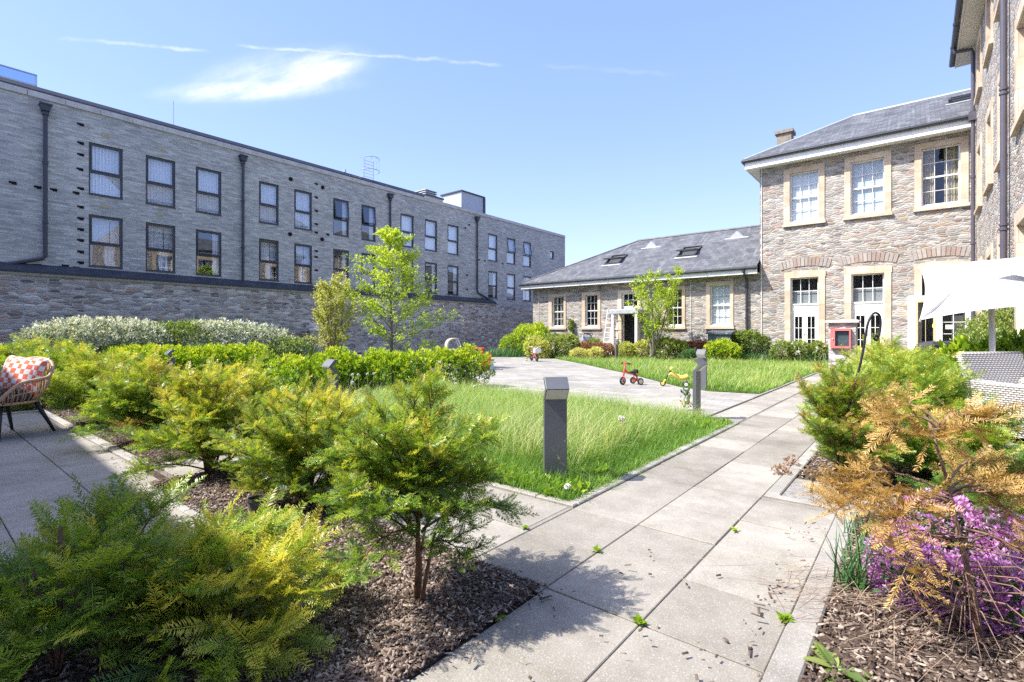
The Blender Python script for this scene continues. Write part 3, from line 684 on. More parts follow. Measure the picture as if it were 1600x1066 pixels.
def rooflight(q, parent, o, nrm, dn, wd=.75, ln=.95, op=.42):
    q = Vector(q); U = Vector((1,0,0)); mb = MB()
    def bx(mb, u0,u1,v0,v1,n0,n1,axis=None):
        mb.add([q+U*u+dn*v+nrm*n_ for n_ in (n0,n1) for u,v in ((u0,v0),(u1,v0),(u1,v1),(u0,v1))], [(0,3,2,1),(4,5,6,7),(0,1,5,4),(1,2,6,5),(2,3,7,6),(3,0,4,7)])
    w = wd/2; bx(mb,-w,-w+.05,0,ln,0,.07); bx(mb,w-.05,w,0,ln,0,.07); bx(mb,-w+.05,w-.05,0,.05,0,.07); bx(mb,-w+.05,w-.05,ln-.05,ln,0,.07)
    f = mb.build('rooflight', 'window_frame', parent, o)
    mb = MB(); bx(mb,-w+.05,w-.05,.05,ln-.05,.004,.012); mb.build('opening', 'room_dark', f, o)
    # centre pivot sash: top tips in, bottom swings out
    c = q+dn*(ln*.5)+nrm*.07; v2 = (dn*math.cos(op)+nrm*math.sin(op)); n2 = (nrm*math.cos(op)-dn*math.sin(op)); h = ln/2-.02
    def b2(mb,u0,u1,v0,v1,n0,n1):
        mb.add([c+U*u+v2*v+n2*n_ for n_ in (n0,n1) for u,v in ((u0,v0),(u1,v0),(u1,v1),(u0,v1))], [(0,3,2,1),(4,5,6,7),(0,1,5,4),(1,2,6,5),(2,3,7,6),(3,0,4,7)])
    mb = MB(); k = -h*.3
    b2(mb,-w,-w+.05,k,h,0,.05); b2(mb,w-.05,w,k,h,0,.05); b2(mb,-w+.05,w-.05,h-.05,h,0,.05); b2(mb,-w+.05,w-.05,k,k+.05,0,.05); mb.build('sash', 'window_frame', f, o)
    mb = MB(); b2(mb,-w+.05,w-.05,k+.05,h-.05,.02,.03); mb.build('pane', 'pane_glass', f, o)
    mb = MB(); bx(mb,-w-.08,w+.08,ln,ln+.14,.004,.02); mb.build('flashing', 'lead_pale', f, o)
for px, py in ((969,400),(1083,387)): rooflight(on_roof(px,py), low, o, nrm, dn)
for px, py in ((1021,382),(1154,366.5)):
    q = on_roof(px,py); mb = MB(); h = .30
    base = q+dn*.34; L_, Rr_ = base+Vector((-.28,0,0))+nrm*.005, base+Vector((.28,0,0))+nrm*.005
    ap = Vector((q.x, base.y+.01, q.z+.10)); bk = q+Vector((0,0,.0))+nrm*.12-dn*.1
    mb.add([L_,Rr_,ap,bk], [(0,1,2),(0,2,3),(1,3,2)]); 
    mb.add([base+Vector((-.45,0,0))+nrm*.003+dn*.08,base+Vector((.45,0,0))+nrm*.003+dn*.08,base+Vector((.45,0,0))+nrm*.003-dn*.02,base+Vector((-.45,0,0))+nrm*.003-dn*.02], [(0,1,2,3)])
    mb.build('roof_vent', 'lead_pale', low, o)

# two storey block
XC = XB; o = (-1.6, Y0, 0)
mainb = thing('stone_house_block', 'two storey rubble stone block with white eaves and tall glazed ground floor doors', 'building', o)
SU = [((-3.59,-2.40,4.64,6.52),(-3.41,-2.57,4.69,6.34)), ((-1.86,-.67,4.64,6.53),(-1.70,-.84,4.69,6.36)), ((-.12,1.07,4.64,6.54),(.04,.90,4.69,6.38))]
SG = [(-3.56,-2.39,-3.39,-2.57), (-1.86,-.67,-1.68,-.84)]
hs = [(a[0]+.01,a[1]-.01,a[2],a[3]-.01) for a,b in SU]; hg = [(a+.01,b-.01,.03,2.97) for a,b,c,d in SG]+[(-.11,1.13,.03,2.97)]
mb = MB(); FRONT.facade(mb, XC, XR+.3, 0, 6.80, hs+hg, .17)
mb.poly([(XC,Y0,0),(XC,25.1,0),(XC,25.1,6.8),(XC,Y0,6.8)]); mb.poly([(XC,25.1,0),(XR+.3,25.1,0),(XR+.3,25.1,6.8),(XC,25.1,6.8)]); mb.build('wall', 'stone_warm', mainb, o)
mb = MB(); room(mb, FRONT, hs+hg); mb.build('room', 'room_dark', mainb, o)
sash(mainb, o, FRONT, *SU[0], 3, 2, 2, 'roller_blind'); sash(mainb, o, FRONT, *SU[1], 3, 2, 2, 'slat_blind'); sash(mainb, o, FRONT, *SU[2], 3, 2, 2, 'curtain_gold')
def french(u0, u1, a, b):
    n = -.12; fr = MB()
    FRONT.box(fr,a,a+.04,.03,2.82,n-.03,n+.03); FRONT.box(fr,b-.04,b,.03,2.82,n-.03,n+.03); FRONT.box(fr,a+.04,b-.04,2.78,2.82,n-.03,n+.03)
    FRONT.box(fr,a+.04,b-.04,1.60,1.94,n-.03,n+.03); FRONT.box(fr,a+.04,b-.04,1.90,1.95,n+.03,n+.06); FRONT.box(fr,a+.04,b-.04,1.70,1.86,n+.03,n+.04)
    for i in (1,2): u = a+.04+(b-a-.08)*i/3; FRONT.box(fr,u-.008,u+.008,1.95,2.78,n-.01,n+.012)
    FRONT.box(fr,a+.04,b-.04,2.36,2.376,n-.01,n+.011)
    f = fr.build('french_window', 'white_paint', mainb, o)
    mb = MB(); FRONT.quad(mb,a+.04,b-.04,1.95,2.78,n); FRONT.quad(mb,a+.1,b-.1,.35,1.55,n); mb.build('pane', 'pane_old', f, o)
    mb = MB(); FRONT.quad(mb,a+.04,b-.04,1.95,2.40,n-.06); mb.build('blind', 'blind_grey', f, o)
    um = (a+b)/2
    for d0,d1 in ((a+.045,um-.004),(um+.004,b-.045)):
        mb = MB(); s = .075
        FRONT.box(mb,d0,d0+s,.03,1.595,n-.02,n+.025); FRONT.box(mb,d1-s,d1,.03,1.595,n-.02,n+.025); FRONT.box(mb,d0+s,d1-s,1.52,1.595,n-.02,n+.025); FRONT.box(mb,d0+s,d1-s,.03,.38,n-.02,n+.025)
        FRONT.box(mb,(d0+d1)/2-.008,(d0+d1)/2+.008,.38,1.52,n-.01,n+.014)
        for z in (.76,1.14): FRONT.box(mb,d0+s,d1-s,z-.008,z+.008,n-.01,n+.013)
        mb.build('door_leaf', 'white_paint', f, o)
    mb = MB(); FRONT.box(mb,um-.035,um-.025,.9,.98,n+.026,n+.05); FRONT.box(mb,um+.025,um+.035,.9,.98,n+.026,n+.05); mb.build('handle', 'galvanised', f, o)
    mb = MB(); FRONT.box(mb,u0,a,.03,2.82,-.17,.028); FRONT.box(mb,b,u1,.03,2.82,-.17,.028)
    mb.prism([FRONT.pt(u0-.02,2.82,-.17),FRONT.pt(u1+.02,2.82,-.17),FRONT.pt(u1+.02,3.0,-.17),FRONT.pt((u0+u1)/2+.3,3.05,-.17),FRONT.pt((u0+u1)/2-.3,3.05,-.17),FRONT.pt(u0-.02,3.0,-.17)], FRONT.nn*.2)
    mb.build('surround', 'bath_stone', f, o)
    arch(mainb, o, FRONT, u0-.12, u1+.12, 3.10)
for a in SG: french(*a)
mb = MB(); FRONT.box(mb,-.12,.05,.03,2.82,-.17,.028); FRONT.box(mb,.97,1.14,.03,2.82,-.17,.028)
mb.prism([FRONT.pt(-.14,2.82,-.17),FRONT.pt(1.16,2.82,-.17),FRONT.pt(1.16,3.0,-.17),FRONT.pt(.8,3.05,-.17),FRONT.pt(.2,3.05,-.17),FRONT.pt(-.14,3.0,-.17)], FRONT.nn*.2); mb.build('surround', 'bath_stone', mainb, o)
arch(mainb, o, FRONT, -.22, 1.18, 3.10)
# white entrance lobby in the third bay
lb = MB(); yy = Y0-.36
P = WF((0,yy,0),(1,0,0),(0,-1,0))
for u0,u1 in ((-.27,-.10),(.36,.50),(.98,1.12)): P.box(lb,u0,u1,0,2.05,-.08,0)
P.box(lb,-.10,.36,1.93,2.05,-.08,0); P.box(lb,.50,.98,1.62,2.05,-.08,0); P.box(lb,.50,.98,0,.62,-.08,0); P.box(lb,-.10,.36,0,.25,-.08,0)
for u in (.735,): P.box(lb,u-.008,u+.008,.62,1.62,-.05,-.03)
for z in (.95,1.28): P.box(lb,.50,.98,z-.008,z+.008,-.05,-.03)
lb.box(-.27,1.14,yy+.08,Y0,1.93,2.05); lb.box(-.27,-.19,yy+.08,Y0,0,1.93)
f = lb.build('entrance_lobby', 'white_paint', mainb, o)
mb = MB(); P.quad(mb,-.10,.36,.25,1.93,-.04); P.quad(mb,.5,.98,.62,1.62,-.041); mb.build('pane', 'pane_old', f, o)
mb = MB(); P.box(mb,-.10,-.04,.25,1.93,-.035,.005); P.box(mb,.30,.36,.25,1.93,-.035,.005); P.box(mb,-.04,.30,1.86,1.93,-.035,.005); P.box(mb,.125,.137,.25,1.86,-.035,0); mb.build('door', 'vent_cream', f, o)
a = onY(1460,509,yy); mb = MB(); P.box(mb,a[0]-.045,a[0]+.045,a[1]-.055,a[1]+.05,-.03,-.022); mb.build('yellow_notice', 'sign_yellow', f, o)
a = onY(1484,511,yy); mb = MB(); P.box(mb,a[0]-.09,a[0]+.09,a[1]-.06,a[1]+.06,-.028,-.022); mb.build('paper_notice', 'paper_white', f, o)
# roof
e, ze, zr, yr = .42, 6.92, 8.80, 22.1
A,B_,C_,D_ = (XC-e,Y0-e,ze),(XR+.5,Y0-e,ze),(XR+.5,25.1+e,ze),(XC-e,25.1+e,ze); R1,R2 = (-1.88,yr,zr),(XR+.5,yr,zr)
mb = MB(); mb.add([A,B_,C_,D_,R1,R2,up(A),up(B_),up(C_),up(D_),up(R1),up(R2)], [(6,7,11,10),(9,6,10),(8,9,10,11),(0,1,7,6),(3,0,6,9),(2,3,9,8),(0,3,4),(0,4,5,1),(2,5,4,3)])
rf = mb.build('roof', 'slate', mainb, o)
mb = MB(); mb.tube([up(R1),up(R2)], .07, 8); mb.tube([up(A),up(R1)], .05, 8); mb.tube([up(D_),up(R1)], .05, 8); mb.build('ridge', 'lead_pale', rf, o)
mb = MB(); mb.box(XC-e+.03,XR,Y0-e+.03,Y0-e+.06,6.66,6.93); mb.box(XC-e+.03,XC-e+.06,Y0-e+.06,25.4,6.66,6.93); mb.build('fascia', 'white_paint', mainb, o)
mb = MB(); mb.box(XC-e+.06,XR,Y0-e+.06,Y0,6.68,6.72); mb.box(XC-e+.06,XC,Y0,25.4,6.68,6.72); mb.build('soffit', 'white_paint', mainb, o)
gutter(mainb, o, (XC-e-.03,Y0-e-.02,6.93), (XR-.04,Y0-e-.02,6.93)); gutter(mainb, o, (XC-e-.03,Y0-e-.02,6.931), (XC-e-.03,25.4,6.931))
q = (-4.25, 22.9); cb = MB(); cb.box(q[0]-.26,q[0]+.26,q[1]-.26,q[1]+.26,6.9,9.02); ch = cb.build('chimney', 'chimney_render', rf, o)
cb = MB(); cb.box(q[0]-.33,q[0]+.33,q[1]-.33,q[1]+.33,9.02,9.14); cb.build('chimney_cap', 'chimney_render', rf, o)
sl = (zr-ze)/(yr-(Y0-e)); nrm2 = Vector((0,-sl,1)).normalized(); dn2 = Vector((0,-1,-sl)).normalized()
a, b, t_ = ray(1507,151); d = (ze+th-sl*(Y0-e)-1)/(t_-sl*b); rooflight((a*d,b*d,1+t_*d), mainb, o, nrm2, dn2, .8, .8, .06)
mb = MB(); mb.tube([(XC+.06,Y0-.03,0),(XC+.06,Y0-.03,6.68)], .010, 6); mb.build('cable', 'white_paint', mainb, o)

# three storey wing on the right
o = (XR, 14, 0); wing = thing('stone_wing', 'tall three storey stone wing at the right edge with deep stone window surrounds', 'building', o)
ctr = [17.45, 15.05, 12.85, 10.55]; W_ = []
for c in ctr:
    for z0, z1 in ((.95,2.85),(4.18,5.90),(7.10,8.62)): W_.append((c-.62,c+.62,z0,z1))
mb = MB(); hs = [(a+.01,b-.01,c,d-.01) for a,b,c,d in W_]
WING.facade(mb, 8.8, 19.6, 0, 8.85, hs, .17)
mb.poly([(XR,8.8,0),(10,8.8,0),(10,8.8,8.85),(XR,8.8,8.85)]); mb.poly([(XR,19.6,6.7),(10,19.6,6.7),(10,19.6,8.85),(XR,19.6,8.85)]); mb.build('wall', 'stone_warm', wing, o)
mb = MB(); room(mb, WING, hs); mb.build('room', 'room_dark', wing, o)
for k, (a,b,c,d) in enumerate(W_): sash(wing, o, WING, (a,b,c,d), (a+.19,b-.19,c+.04,d-.2), 3, 2, 2, ['roller_blind','curtain',None][k%3])
mb = MB(); mb.prism([(XR-.42,8.5,8.80),(XR-.42,8.5,8.92),(5.6,8.5,11.2),(5.6,8.5,11.1)], (0,11.2,0)); mb.build('roof', 'slate', wing, o)
mb = MB(); mb.box(XR-.36,XR-.001,8.6,19.62,8.74,8.795); mb.box(XR-.39,XR-.36,8.6,19.62,8.72,8.93); mb.build('soffit', 'soffit_board', wing, o)
gutter(wing, o, (XR-.46,8.5,8.86), (XR-.46,19.66,8.86), .065)
mb = MB(); mb.tube([(XR-.46,18.42,8.82),(XR-.44,18.42,8.70),(XR-.10,18.42,8.66),(XR-.07,18.42,8.56),(XR-.07,18.42,0)], .045, 10)
for z in (7.0,5.2,3.4,1.6): mb.tube([(XR-.07,18.42,z-.03),(XR-.07,18.42,z+.03)], .058, 10)
mb.box(XR-.16,XR-.001,18.33,18.51,6.72,6.95); mb.build('drainpipe', 'pipe_purple', wing, o)
mb = MB(); mb.tube([(XR-.08,11.92,8.7),(XR-.08,11.92,0)], .048, 12)
for z in (7.2,5.06,5.14,2.75,2.83,.9): mb.tube([(XR-.08,11.92,z-.02),(XR-.08,11.92,z+.02)], .062, 12)
mb.build('drainpipe', 'pipe_purple', wing, o)

# the terrace at the photographer's back: its eaves throw the shade across the patio
o = (-6, -2.62, 0); rear = thing('rear_terrace', 'stone terrace behind the viewpoint whose eaves shade the patio', 'building', o, R(-2.5))
mb = MB(); RW = WF((0,-2.55,0),(1,0,0),(0,1,0)); hs = [(-14+2.4*k,-12.9+2.4*k,z,z+1.7) for k in range(9) for z in (.9,3.0)]
RW.facade(mb, -15, 8, 0, 4.95, hs, .17)
for pts in ([(-15,-2.55,0),(-15,-9,0),(-15,-9,4.95),(-15,-2.55,4.95)], [(8,-2.55,0),(8,-9,0),(8,-9,4.95),(8,-2.55,4.95)], [(-15,-9,0),(8,-9,0),(8,-9,4.95),(-15,-9,4.95)]): mb.poly(pts)
mb.build('wall', 'stone_warm', rear, o)
mb = MB(); room(mb, RW, hs); mb.build('room', 'room_dark', rear, o)
for a,b,c,d in hs: sash(rear, o, RW, (a-.01,b+.01,c,d+.01), (a+.15,b-.15,c+.04,d-.12), 3, 2, 2, 'curtain')
mb = MB(); mb.prism([(-15.2,-2.2,4.95),(-15.2,-2.2,5.07),(-15.2,-5.8,6.6),(-15.2,-9.3,5.07),(-15.2,-9.3,4.95)], (23.4,0,0)); mb.build('roof', 'slate', rear, o)
# ---------------------------------------------------------------- ground, paths, kerbs
def sheet(name, pts, z, mat, nx=0):
    mb = MB(); mb.poly([(x,y,z) for x,y in pts]); return tag(mb.build(name, mat), kind='structure')
def rect(x0,x1,y0,y1): return [(x0,y0),(x1,y0),(x1,y1),(x0,y1)]
sheet('ground', rect(-400,400,-400,400), -.05, 'soil')
def slabs(mb, rects, ax, dx, ay, dy, g=.0032):
    for (x0,x1,y0,y1) in rects:
        i0, i1 = math.floor((x0-ax)/dx)-1, math.ceil((x1-ax)/dx)+1; j0, j1 = math.floor((y0-ay)/dy)-1, math.ceil((y1-ay)/dy)+1
        for i in range(i0, i1):
            for j in range(j0, j1):
                a, b = max(x0, ax+i*dx), min(x1, ax+(i+1)*dx); c, d = max(y0, ay+j*dy), min(y1, ay+(j+1)*dy)
                if b-a < .04 or d-c < .04: continue
                z = rnd.uniform(-.0022,.0022); e = rnd.uniform(0,.0025); f = rnd.uniform(0,.0018)
                mb.cbox(a+g/2+f, b-g/2-e, c+g/2+e, d-g/2-f, -.045, z, .0028)
mb = MB(); slabs(mb, [(-1.137,-.353,-2.6,3.33),(-1.53,-1.137,1.56,19),(-1.137,-.745,3.33,19),(-1.94,-1.555,5.85,19),(-12.8,-1.555,1.62,2.44),(-1.97,-1.53,1.62,2.44)], -.353, .392, 1.2, .412)
tag(mb.build('path', 'flagstone'), kind='structure')
mb = MB(); slabs(mb, [(-8.6,-3.0,-3.0,1.14)], -8.6, .92, -.045, .41); slabs(mb, [(.46,5.0,3.40,8.7)], .46, .46, 3.40, .41); slabs(mb, [(-2.98,-1.47,.70,1.0),(-4.5,-3.92,1.24,1.6)], -8.6, .92, -.045, .41)
tag(mb.build('patio', 'patio_stone'), kind='structure')
mb = MB(); mb.poly([(x,y,-.0065) for x,y in rect(-1.137,-.36,-2.6,3.33)]); mb.poly([(x,y,-.0065) for x,y in rect(-1.97,-1.137,1.56,19)]); mb.poly([(x,y,-.0065) for x,y in rect(-1.137,-.74,3.33,19)]); mb.poly([(x,y,-.0065) for x,y in rect(-12.8,-1.97,1.62,2.44)]); tag(mb.build('path_bedding', 'joint_sand'), kind='structure')
mb = MB()
def kerb(x0,x1,y0,y1,L=.75,top=.012):
    if y1-y0 > x1-x0:
        y = y0
        while y < y1-.02: e = min(y+L,y1); mb.cbox(x0,x1,y+.002,e-.002,-.06,top+rnd.uniform(-.003,.003),.006); y = e
    else:
        x = x0
        while x < x1-.02: e = min(x+L,x1); mb.cbox(x+.002,e-.002,y0,y1,-.06,top+rnd.uniform(-.003,.003),.006); x = e
kerb(-1.602,-1.5335,2.50,5.82); kerb(-6.3,-1.5335,2.444,2.498); kerb(-6.3,-1.5335,5.80,5.85)
kerb(-.3505,-.262,-2.6,3.33); kerb(-.738,-.66,3.40,8.9); kerb(-.738,-.27,3.336,3.395)
kerb(-1.985,-1.943,5.86,19); kerb(-8.6,-4.52,1.15,1.225); kerb(-8.68,-8.605,-3,1.225)
kerb(-3.9,-1.48,1.01,1.055); kerb(-1.135,-1.14+.05-.047,-2,1.5) if False else None
tag(mb.build('kerb', 'kerbstone'), kind='structure')
sheet('plaza', rect(-17.1,-1.985,5.86,24), -.004, 'block_paving')
sheet('gravel_strip', rect(-.66,-.1,3.40,3.9), -.002, 'gravel')
LAWN1 = rect(-6.3,-1.603,2.499,5.80)
RL = [(-12.2,16.9),(-10.3,15.4),(-8.15,13.6),(-5.2,10.9),(-3.4,9.05),(-2.75,8.72),(-2.0,8.85),(-2.0,18.2),(-4.5,18.3),(-12.2,18.6)]
sheet('lawn', LAWN1, .002, 'turf'); sheet('back_lawn', RL, .004, 'turf'); sheet('side_lawn', [(-17.1,2.45),(-6.4,2.45),(-6.4,6.2),(-7.6,7.4),(-10.5,9),(-13.5,10.5),(-17.1,11)], .003, 'turf')
def bed(name, x0,x1,y0,y1,n=26,h=.022):
    mb = MB(); mb.grid(lambda s,t: (x0+(x1-x0)*s, y0+(y1-y0)*t, .004+(h*rnd.random() if 0<s<1 and 0<t<1 else -.012)), n, max(4,int(n*(y1-y0)/(x1-x0))) if x1-x0 < 6*(y1-y0) else 6)
    return tag(mb.build(name, 'soil', smooth=True), kind='structure')
BEDS = [(-9.4,-4.52,1.235,1.61),(-3.9,-1.143,1.06,1.585),(-3.0,-1.143,-2.0,.69),(-1.46,-1.143,.66,1.08),(-.258,1.9,-1.0,3.33),(-.1,.44,3.34,8.8),(-.655,-.1,3.9,8.8),(-13.5,-8.69,-3,1.61)]
for b_ in BEDS: bed('mulch_bed', *b_)
sheet('border_bed', rect(-13.6,-2.0,17.7,19.1), .006, 'soil')

# wood chip mulch: nobody could count it
CH = np.array([[-.5,-.5,0],[.5,-.5,0],[.5,.5,0],[-.5,.5,0],[-.45,-.4,1],[.45,-.4,1],[.42,.38,1],[-.42,.4,1]]); CHF = np.array([[4,5,6,7],[0,1,5,4],[1,2,6,5],[2,3,7,6],[3,0,4,7]])
def chips(n, box, sc=1.0):
    x0,x1,y0,y1 = box
    T = np.stack([rng.uniform(x0,x1,n), rng.uniform(y0,y1,n), rng.uniform(.008,.030,n)], 1)
    a = rng.uniform(0,2*np.pi,n); D = np.stack([np.cos(a), np.sin(a), rng.normal(0,.28,n)], 1); Nn = np.stack([rng.normal(0,.4,n), rng.normal(0,.4,n), np.ones(n)], 1)
    L = rng.gamma(1.8,.007,n)+.006
    s = np.stack([L, np.minimum(L*.7, rng.uniform(.0025,.0095,n)), rng.uniform(.0015,.005,n)], 1)*sc
    return inst(CH, CHF, frames(D,Nn), T, s, rng.uniform(0,1,n))
ab = AB()
for n_, b_ in ((20000,(-1.7,-1.14,.55,1.58)),(10000,(-3.9,-1.7,1.05,1.6)),(12000,(-3.0,-1.15,-.2,.7)),(19000,(-.258,.9,1.0,3.33)),(4500,(.9,1.9,.2,3.3)),(3500,(-.1,.44,3.3,7.0)),(2500,(-.655,.0,3.9,5.0)),(5000,(-9.2,-4.55,1.235,1.62)),(26,(-1.14,-.36,.9,2.2)),(45,(-.50,-.36,1.4,3.0)),(50,(-5,-4,1.0,1.25)),(70,(-1.3,-1.05,1.0,1.62))):
    ab.add(*chips(n_, b_))
tag(ab.build('wood_chip_mulch', 'wood_chips'), 'brown wood chip mulch strewn over the planting beds', 'mulch', kind='stuff')

# ---------------------------------------------------------------- street furniture and toys
# bollard lights: a flat post whose head kinks forward and back
def make_bollard(name):
    t = thing(name, '', 'bollard light'); w = .0775
    pr = [(0,0),(.042,0),(.042,.552),(.122,.628),(.052,.702),(0,.694),(.068,.627),(0,.558)]
    mb = MB(); mb.prism([(-w,-f+.02,z) for f,z in pr], (2*w,0,0)); p = mb.build('post', 'bollard_grey', t)
    bv = p.modifiers.new('edge', 'BEVEL'); bv.width = .004; bv.segments = 2; bv.limit_method = 'ANGLE'
    d = Vector((0,-(.122-.042),.628-.552)); d.normalize(); nn = Vector((0,-d.z,d.y)).normalized()
    if nn.z > 0: nn = -nn
    a = Vector((0,-.046+.02,.556)); L = .098; mb = MB(); q = [a+Vector((sx*(w-.006),0,0))+d*k+nn*.001 for sx,k in ((-1,0),(1,0),(1,L),(-1,L))]
    mb.prism(q, nn*.003); mb.build('lamp_lens', 'lamp_lens', t)
    mb = MB(); mb.box(-w-.012,w+.012,-.045,.045,-.01,.008); mb.build('base_plate', 'bollard_grey', t)
    return t
B0 = make_bollard('bollard_light')
bl = [((-1.90,2.80),(.10,-1.0),'large dark grey bollard light in the near corner of the long grass'),
      ((-1.99,5.82),None,'grey bollard light at the far corner of the grass beside the path'),
      ((-5.02,3.06),'-y','grey bollard light in front of the bright green hedge with its lens facing left'),
      ((-9.95,3.02),'-y','grey bollard light with only its head above the yellow green shrubs at left'),
      ((-2.93,8.85),'-y','grey bollard light on the back lawn just behind the one at the path'),
      ((-8.10,15.7),'+x','slim grey bollard light in the back lawn in front of the porch'),
      ((-11.0,16.3),'+x','small grey bollard light beside the lime shrub near the pink bicycle')]
for i, (p, hd, lab) in enumerate(bl):
    if hd is None: a = 0.0
    if hd == '-y': rz = 0
    elif hd == '+x' or hd is None: rz = R(90)
    else: v = camdir(*hd); rz = math.atan2(v.y, v.x)+R(90)
    if i == 0: B0.location = (p[0]*S,p[1]*S,0); B0.rotation_euler = (0,0,rz); o_ = B0; o_['label'] = lab
    else: o_ = dup(B0, (*p,0), rz, lab)
    o_['group'] = 'bollard lights along the lawns'

# rattan armchair on the patio
ccx = camdir(1,0)*(-4.90)+camdir(0,1)*4.84
fd = camdir(-.12,-.99); rz = math.atan2(fd.y, fd.x)+R(90)
ch = thing('rattan_armchair', 'tan rattan armchair with black splayed legs on the patio at the left edge', 'armchair', (ccx.x,ccx.y,0), rz)
def bez(P, n):
    P = [Vector(p) for p in P]; out = []
    for i in range(len(P)-1):
        p0, p1, p2, p3 = P[max(i-1,0)], P[i], P[i+1], P[min(i+2,len(P)-1)]
        for k in range(n):
            t_ = k/n; out.append(.5*((2*p1)+(p2-p0)*t_+(2*p0-5*p1+4*p2-p3)*t_*t_+(3*p1-p0-3*p2+p3)*t_**3))
    return out+[P[-1]]
half = [(.17,-.27,.335),(.235,-.23,.36),(.27,-.17,.44),(.29,-.08,.515),(.30,.06,.54),(.29,.17,.56),(.26,.24,.63),(.20,.28,.69),(.10,.30,.725)]
fr = bez([(-x,y,z) for x,y,z in half]+[(0,.305,.735)]+half[::-1], 6)
mb = MB(); mb.tube(fr, .0155, 10); ring = [(.25*math.sin(a),-.02-.25*math.cos(a),.325) for a in [k*2*math.pi/40 for k in range(41)]]; mb.tube(ring, .013, 8); mb.build('frame', 'rattan', ch, smooth=True)
mb = MB(); n = 58
for k in range(n):
    s_ = .06+.88*k/(n-1); p = fr[int(s_*(len(fr)-1))]; a = math.atan2(p.x, -(p.y+.02)); q = Vector((.25*math.sin(a),-.02-.25*math.cos(a),.325)); m = (p+q)/2+Vector((math.sin(a),-math.cos(a),0))*.03
    mb.tube([q,(q+m)/2+Vector((math.sin(a),-math.cos(a),0))*.006,m,p], .0052, 5)
mb.build('cane_rods', 'rattan', ch, smooth=True)
mb = MB(); hoop = [fr[int((.12+.76*k/24)*(len(fr)-1))]*.45+Vector((.25*math.sin(math.atan2(fr[int((.12+.76*k/24)*(len(fr)-1))].x,-(fr[int((.12+.76*k/24)*(len(fr)-1))].y+.02))),-.02-.25*math.cos(math.atan2(fr[int((.12+.76*k/24)*(len(fr)-1))].x,-(fr[int((.12+.76*k/24)*(len(fr)-1))].y+.02))),.325))*.55 for k in range(25)]
mb.tube(hoop, .006, 6); mb.build('weave_band', 'rattan', ch, smooth=True)
for sx, sy in ((1,1),(-1,1),(1,-1),(-1,-1)):
    mb = MB(); mb.tube([(sx*.16,.0+sy*.15,.33),(sx*.245,sy*.25+.02,0)], [.022,.012], 10); mb.build('leg', 'chair_leg_black', ch, smooth=True)
mb = MB(); mb.lathe([(.20,.325),(.235,.33),(.245,.355),(.235,.385),(.20,.392),(.0,.395)], (0,-.02,0), 28); mb.build('seat_pad', 'seat_charcoal', ch, smooth=True)
def pillow(w, h, th):
    mb = MB()
    def f(sg):
        def g(u, v):
            x, z = u*2-1, v*2-1; k = max(0,(1-abs(x)**2.6))**.55*max(0,(1-abs(z)**2.6))**.55
            pin = 1-.07*(1-abs(z))*(abs(x)**4); pin2 = 1-.07*(1-abs(x))*(abs(z)**4)
            return (x*w/2*pin, sg*th*k+.006*math.sin(9*x+4*z)*k, z*h/2*pin2)
        return g
    mb.grid(f(-1), 22, 22); mb.grid(f(1), 22, 22); return mb
pc = Vector((ccx.x,ccx.y,0))+fd*(-.165)
cu = pillow(.47,.37,.075).build('cushion', 'check_fabric', smooth=True, loc=(pc.x,pc.y,.575)); cu.rotation_euler = (R(-17), R(4), rz)
cu.rotation_mode = 'XYZ'; tag(cu, 'orange and white checked cushion leaning in the rattan armchair', 'cushion')

# woven garden armchair on the right
c2 = camdir(1,0)*4.78+camdir(0,1)*4.62; fd = camdir(.18,-.98); rz = math.atan2(fd.y, fd.x)+R(90)
wc = thing('wicker_armchair', 'pale woven wicker armchair with high back behind the browning yew at right', 'armchair', (c2.x,c2.y,0), rz)
mb = MB(); mb.grid(lambda s,t: ((s-.5)*(.60+.14*t), .22+.10*t-.05*math.sin(s*math.pi)*0, .30+.48*t), 12, 10); mb.grid(lambda s,t: ((s-.5)*(.62+.14*t), .275+.10*t, .26+.52*t), 12, 10)
mb.grid(lambda s,t: ((s-.5)*.74,.32+.055*t,.78), 6, 1)
for sx in (-1,1): mb.grid(lambda s,t,sx=sx: (sx*(.30+.07*t),.22+.10*t+.055*s,.30+.48*t), 1, 8)
mb.build('backrest', 'wicker', wc)
mb = MB(); mb.tube([(-.37,.345,.785),(.37,.345,.785)], .022, 8); mb.tube([(-.37,.345,.785),(-.305,.25,.30)], .02, 8); mb.tube([(.37,.345,.785),(.305,.25,.30)], .02, 8); mb.build('rim', 'wicker', wc, smooth=True)
for sx in (-1,1):
    mb = MB(); mb.prism([(sx*.24,-.36,.06),(sx*.33,-.36,.06),(sx*.335,-.36,.50),(sx*.30,-.36,.525),(sx*.235,-.36,.50)], (0,.66,.03)); mb.build('armrest', 'wicker', wc)
mb = MB(); mb.box(-.238,.238,-.355,.26,.08,.30); mb.build('seat', 'wicker', wc)
mb = MB(); mb.cbox(-.235,.235,-.34,.22,.302,.36,.02); mb.build('seat_cushion', 'paper_white', wc)
for sx, sy in ((1,1),(-1,1),(1,-1),(-1,-1)):
    mb = MB(); mb.tube([(sx*.27,sy*.28-.03,0),(sx*.27,sy*.28-.03,.08)], .025, 8); mb.build('leg', 'wicker', wc)

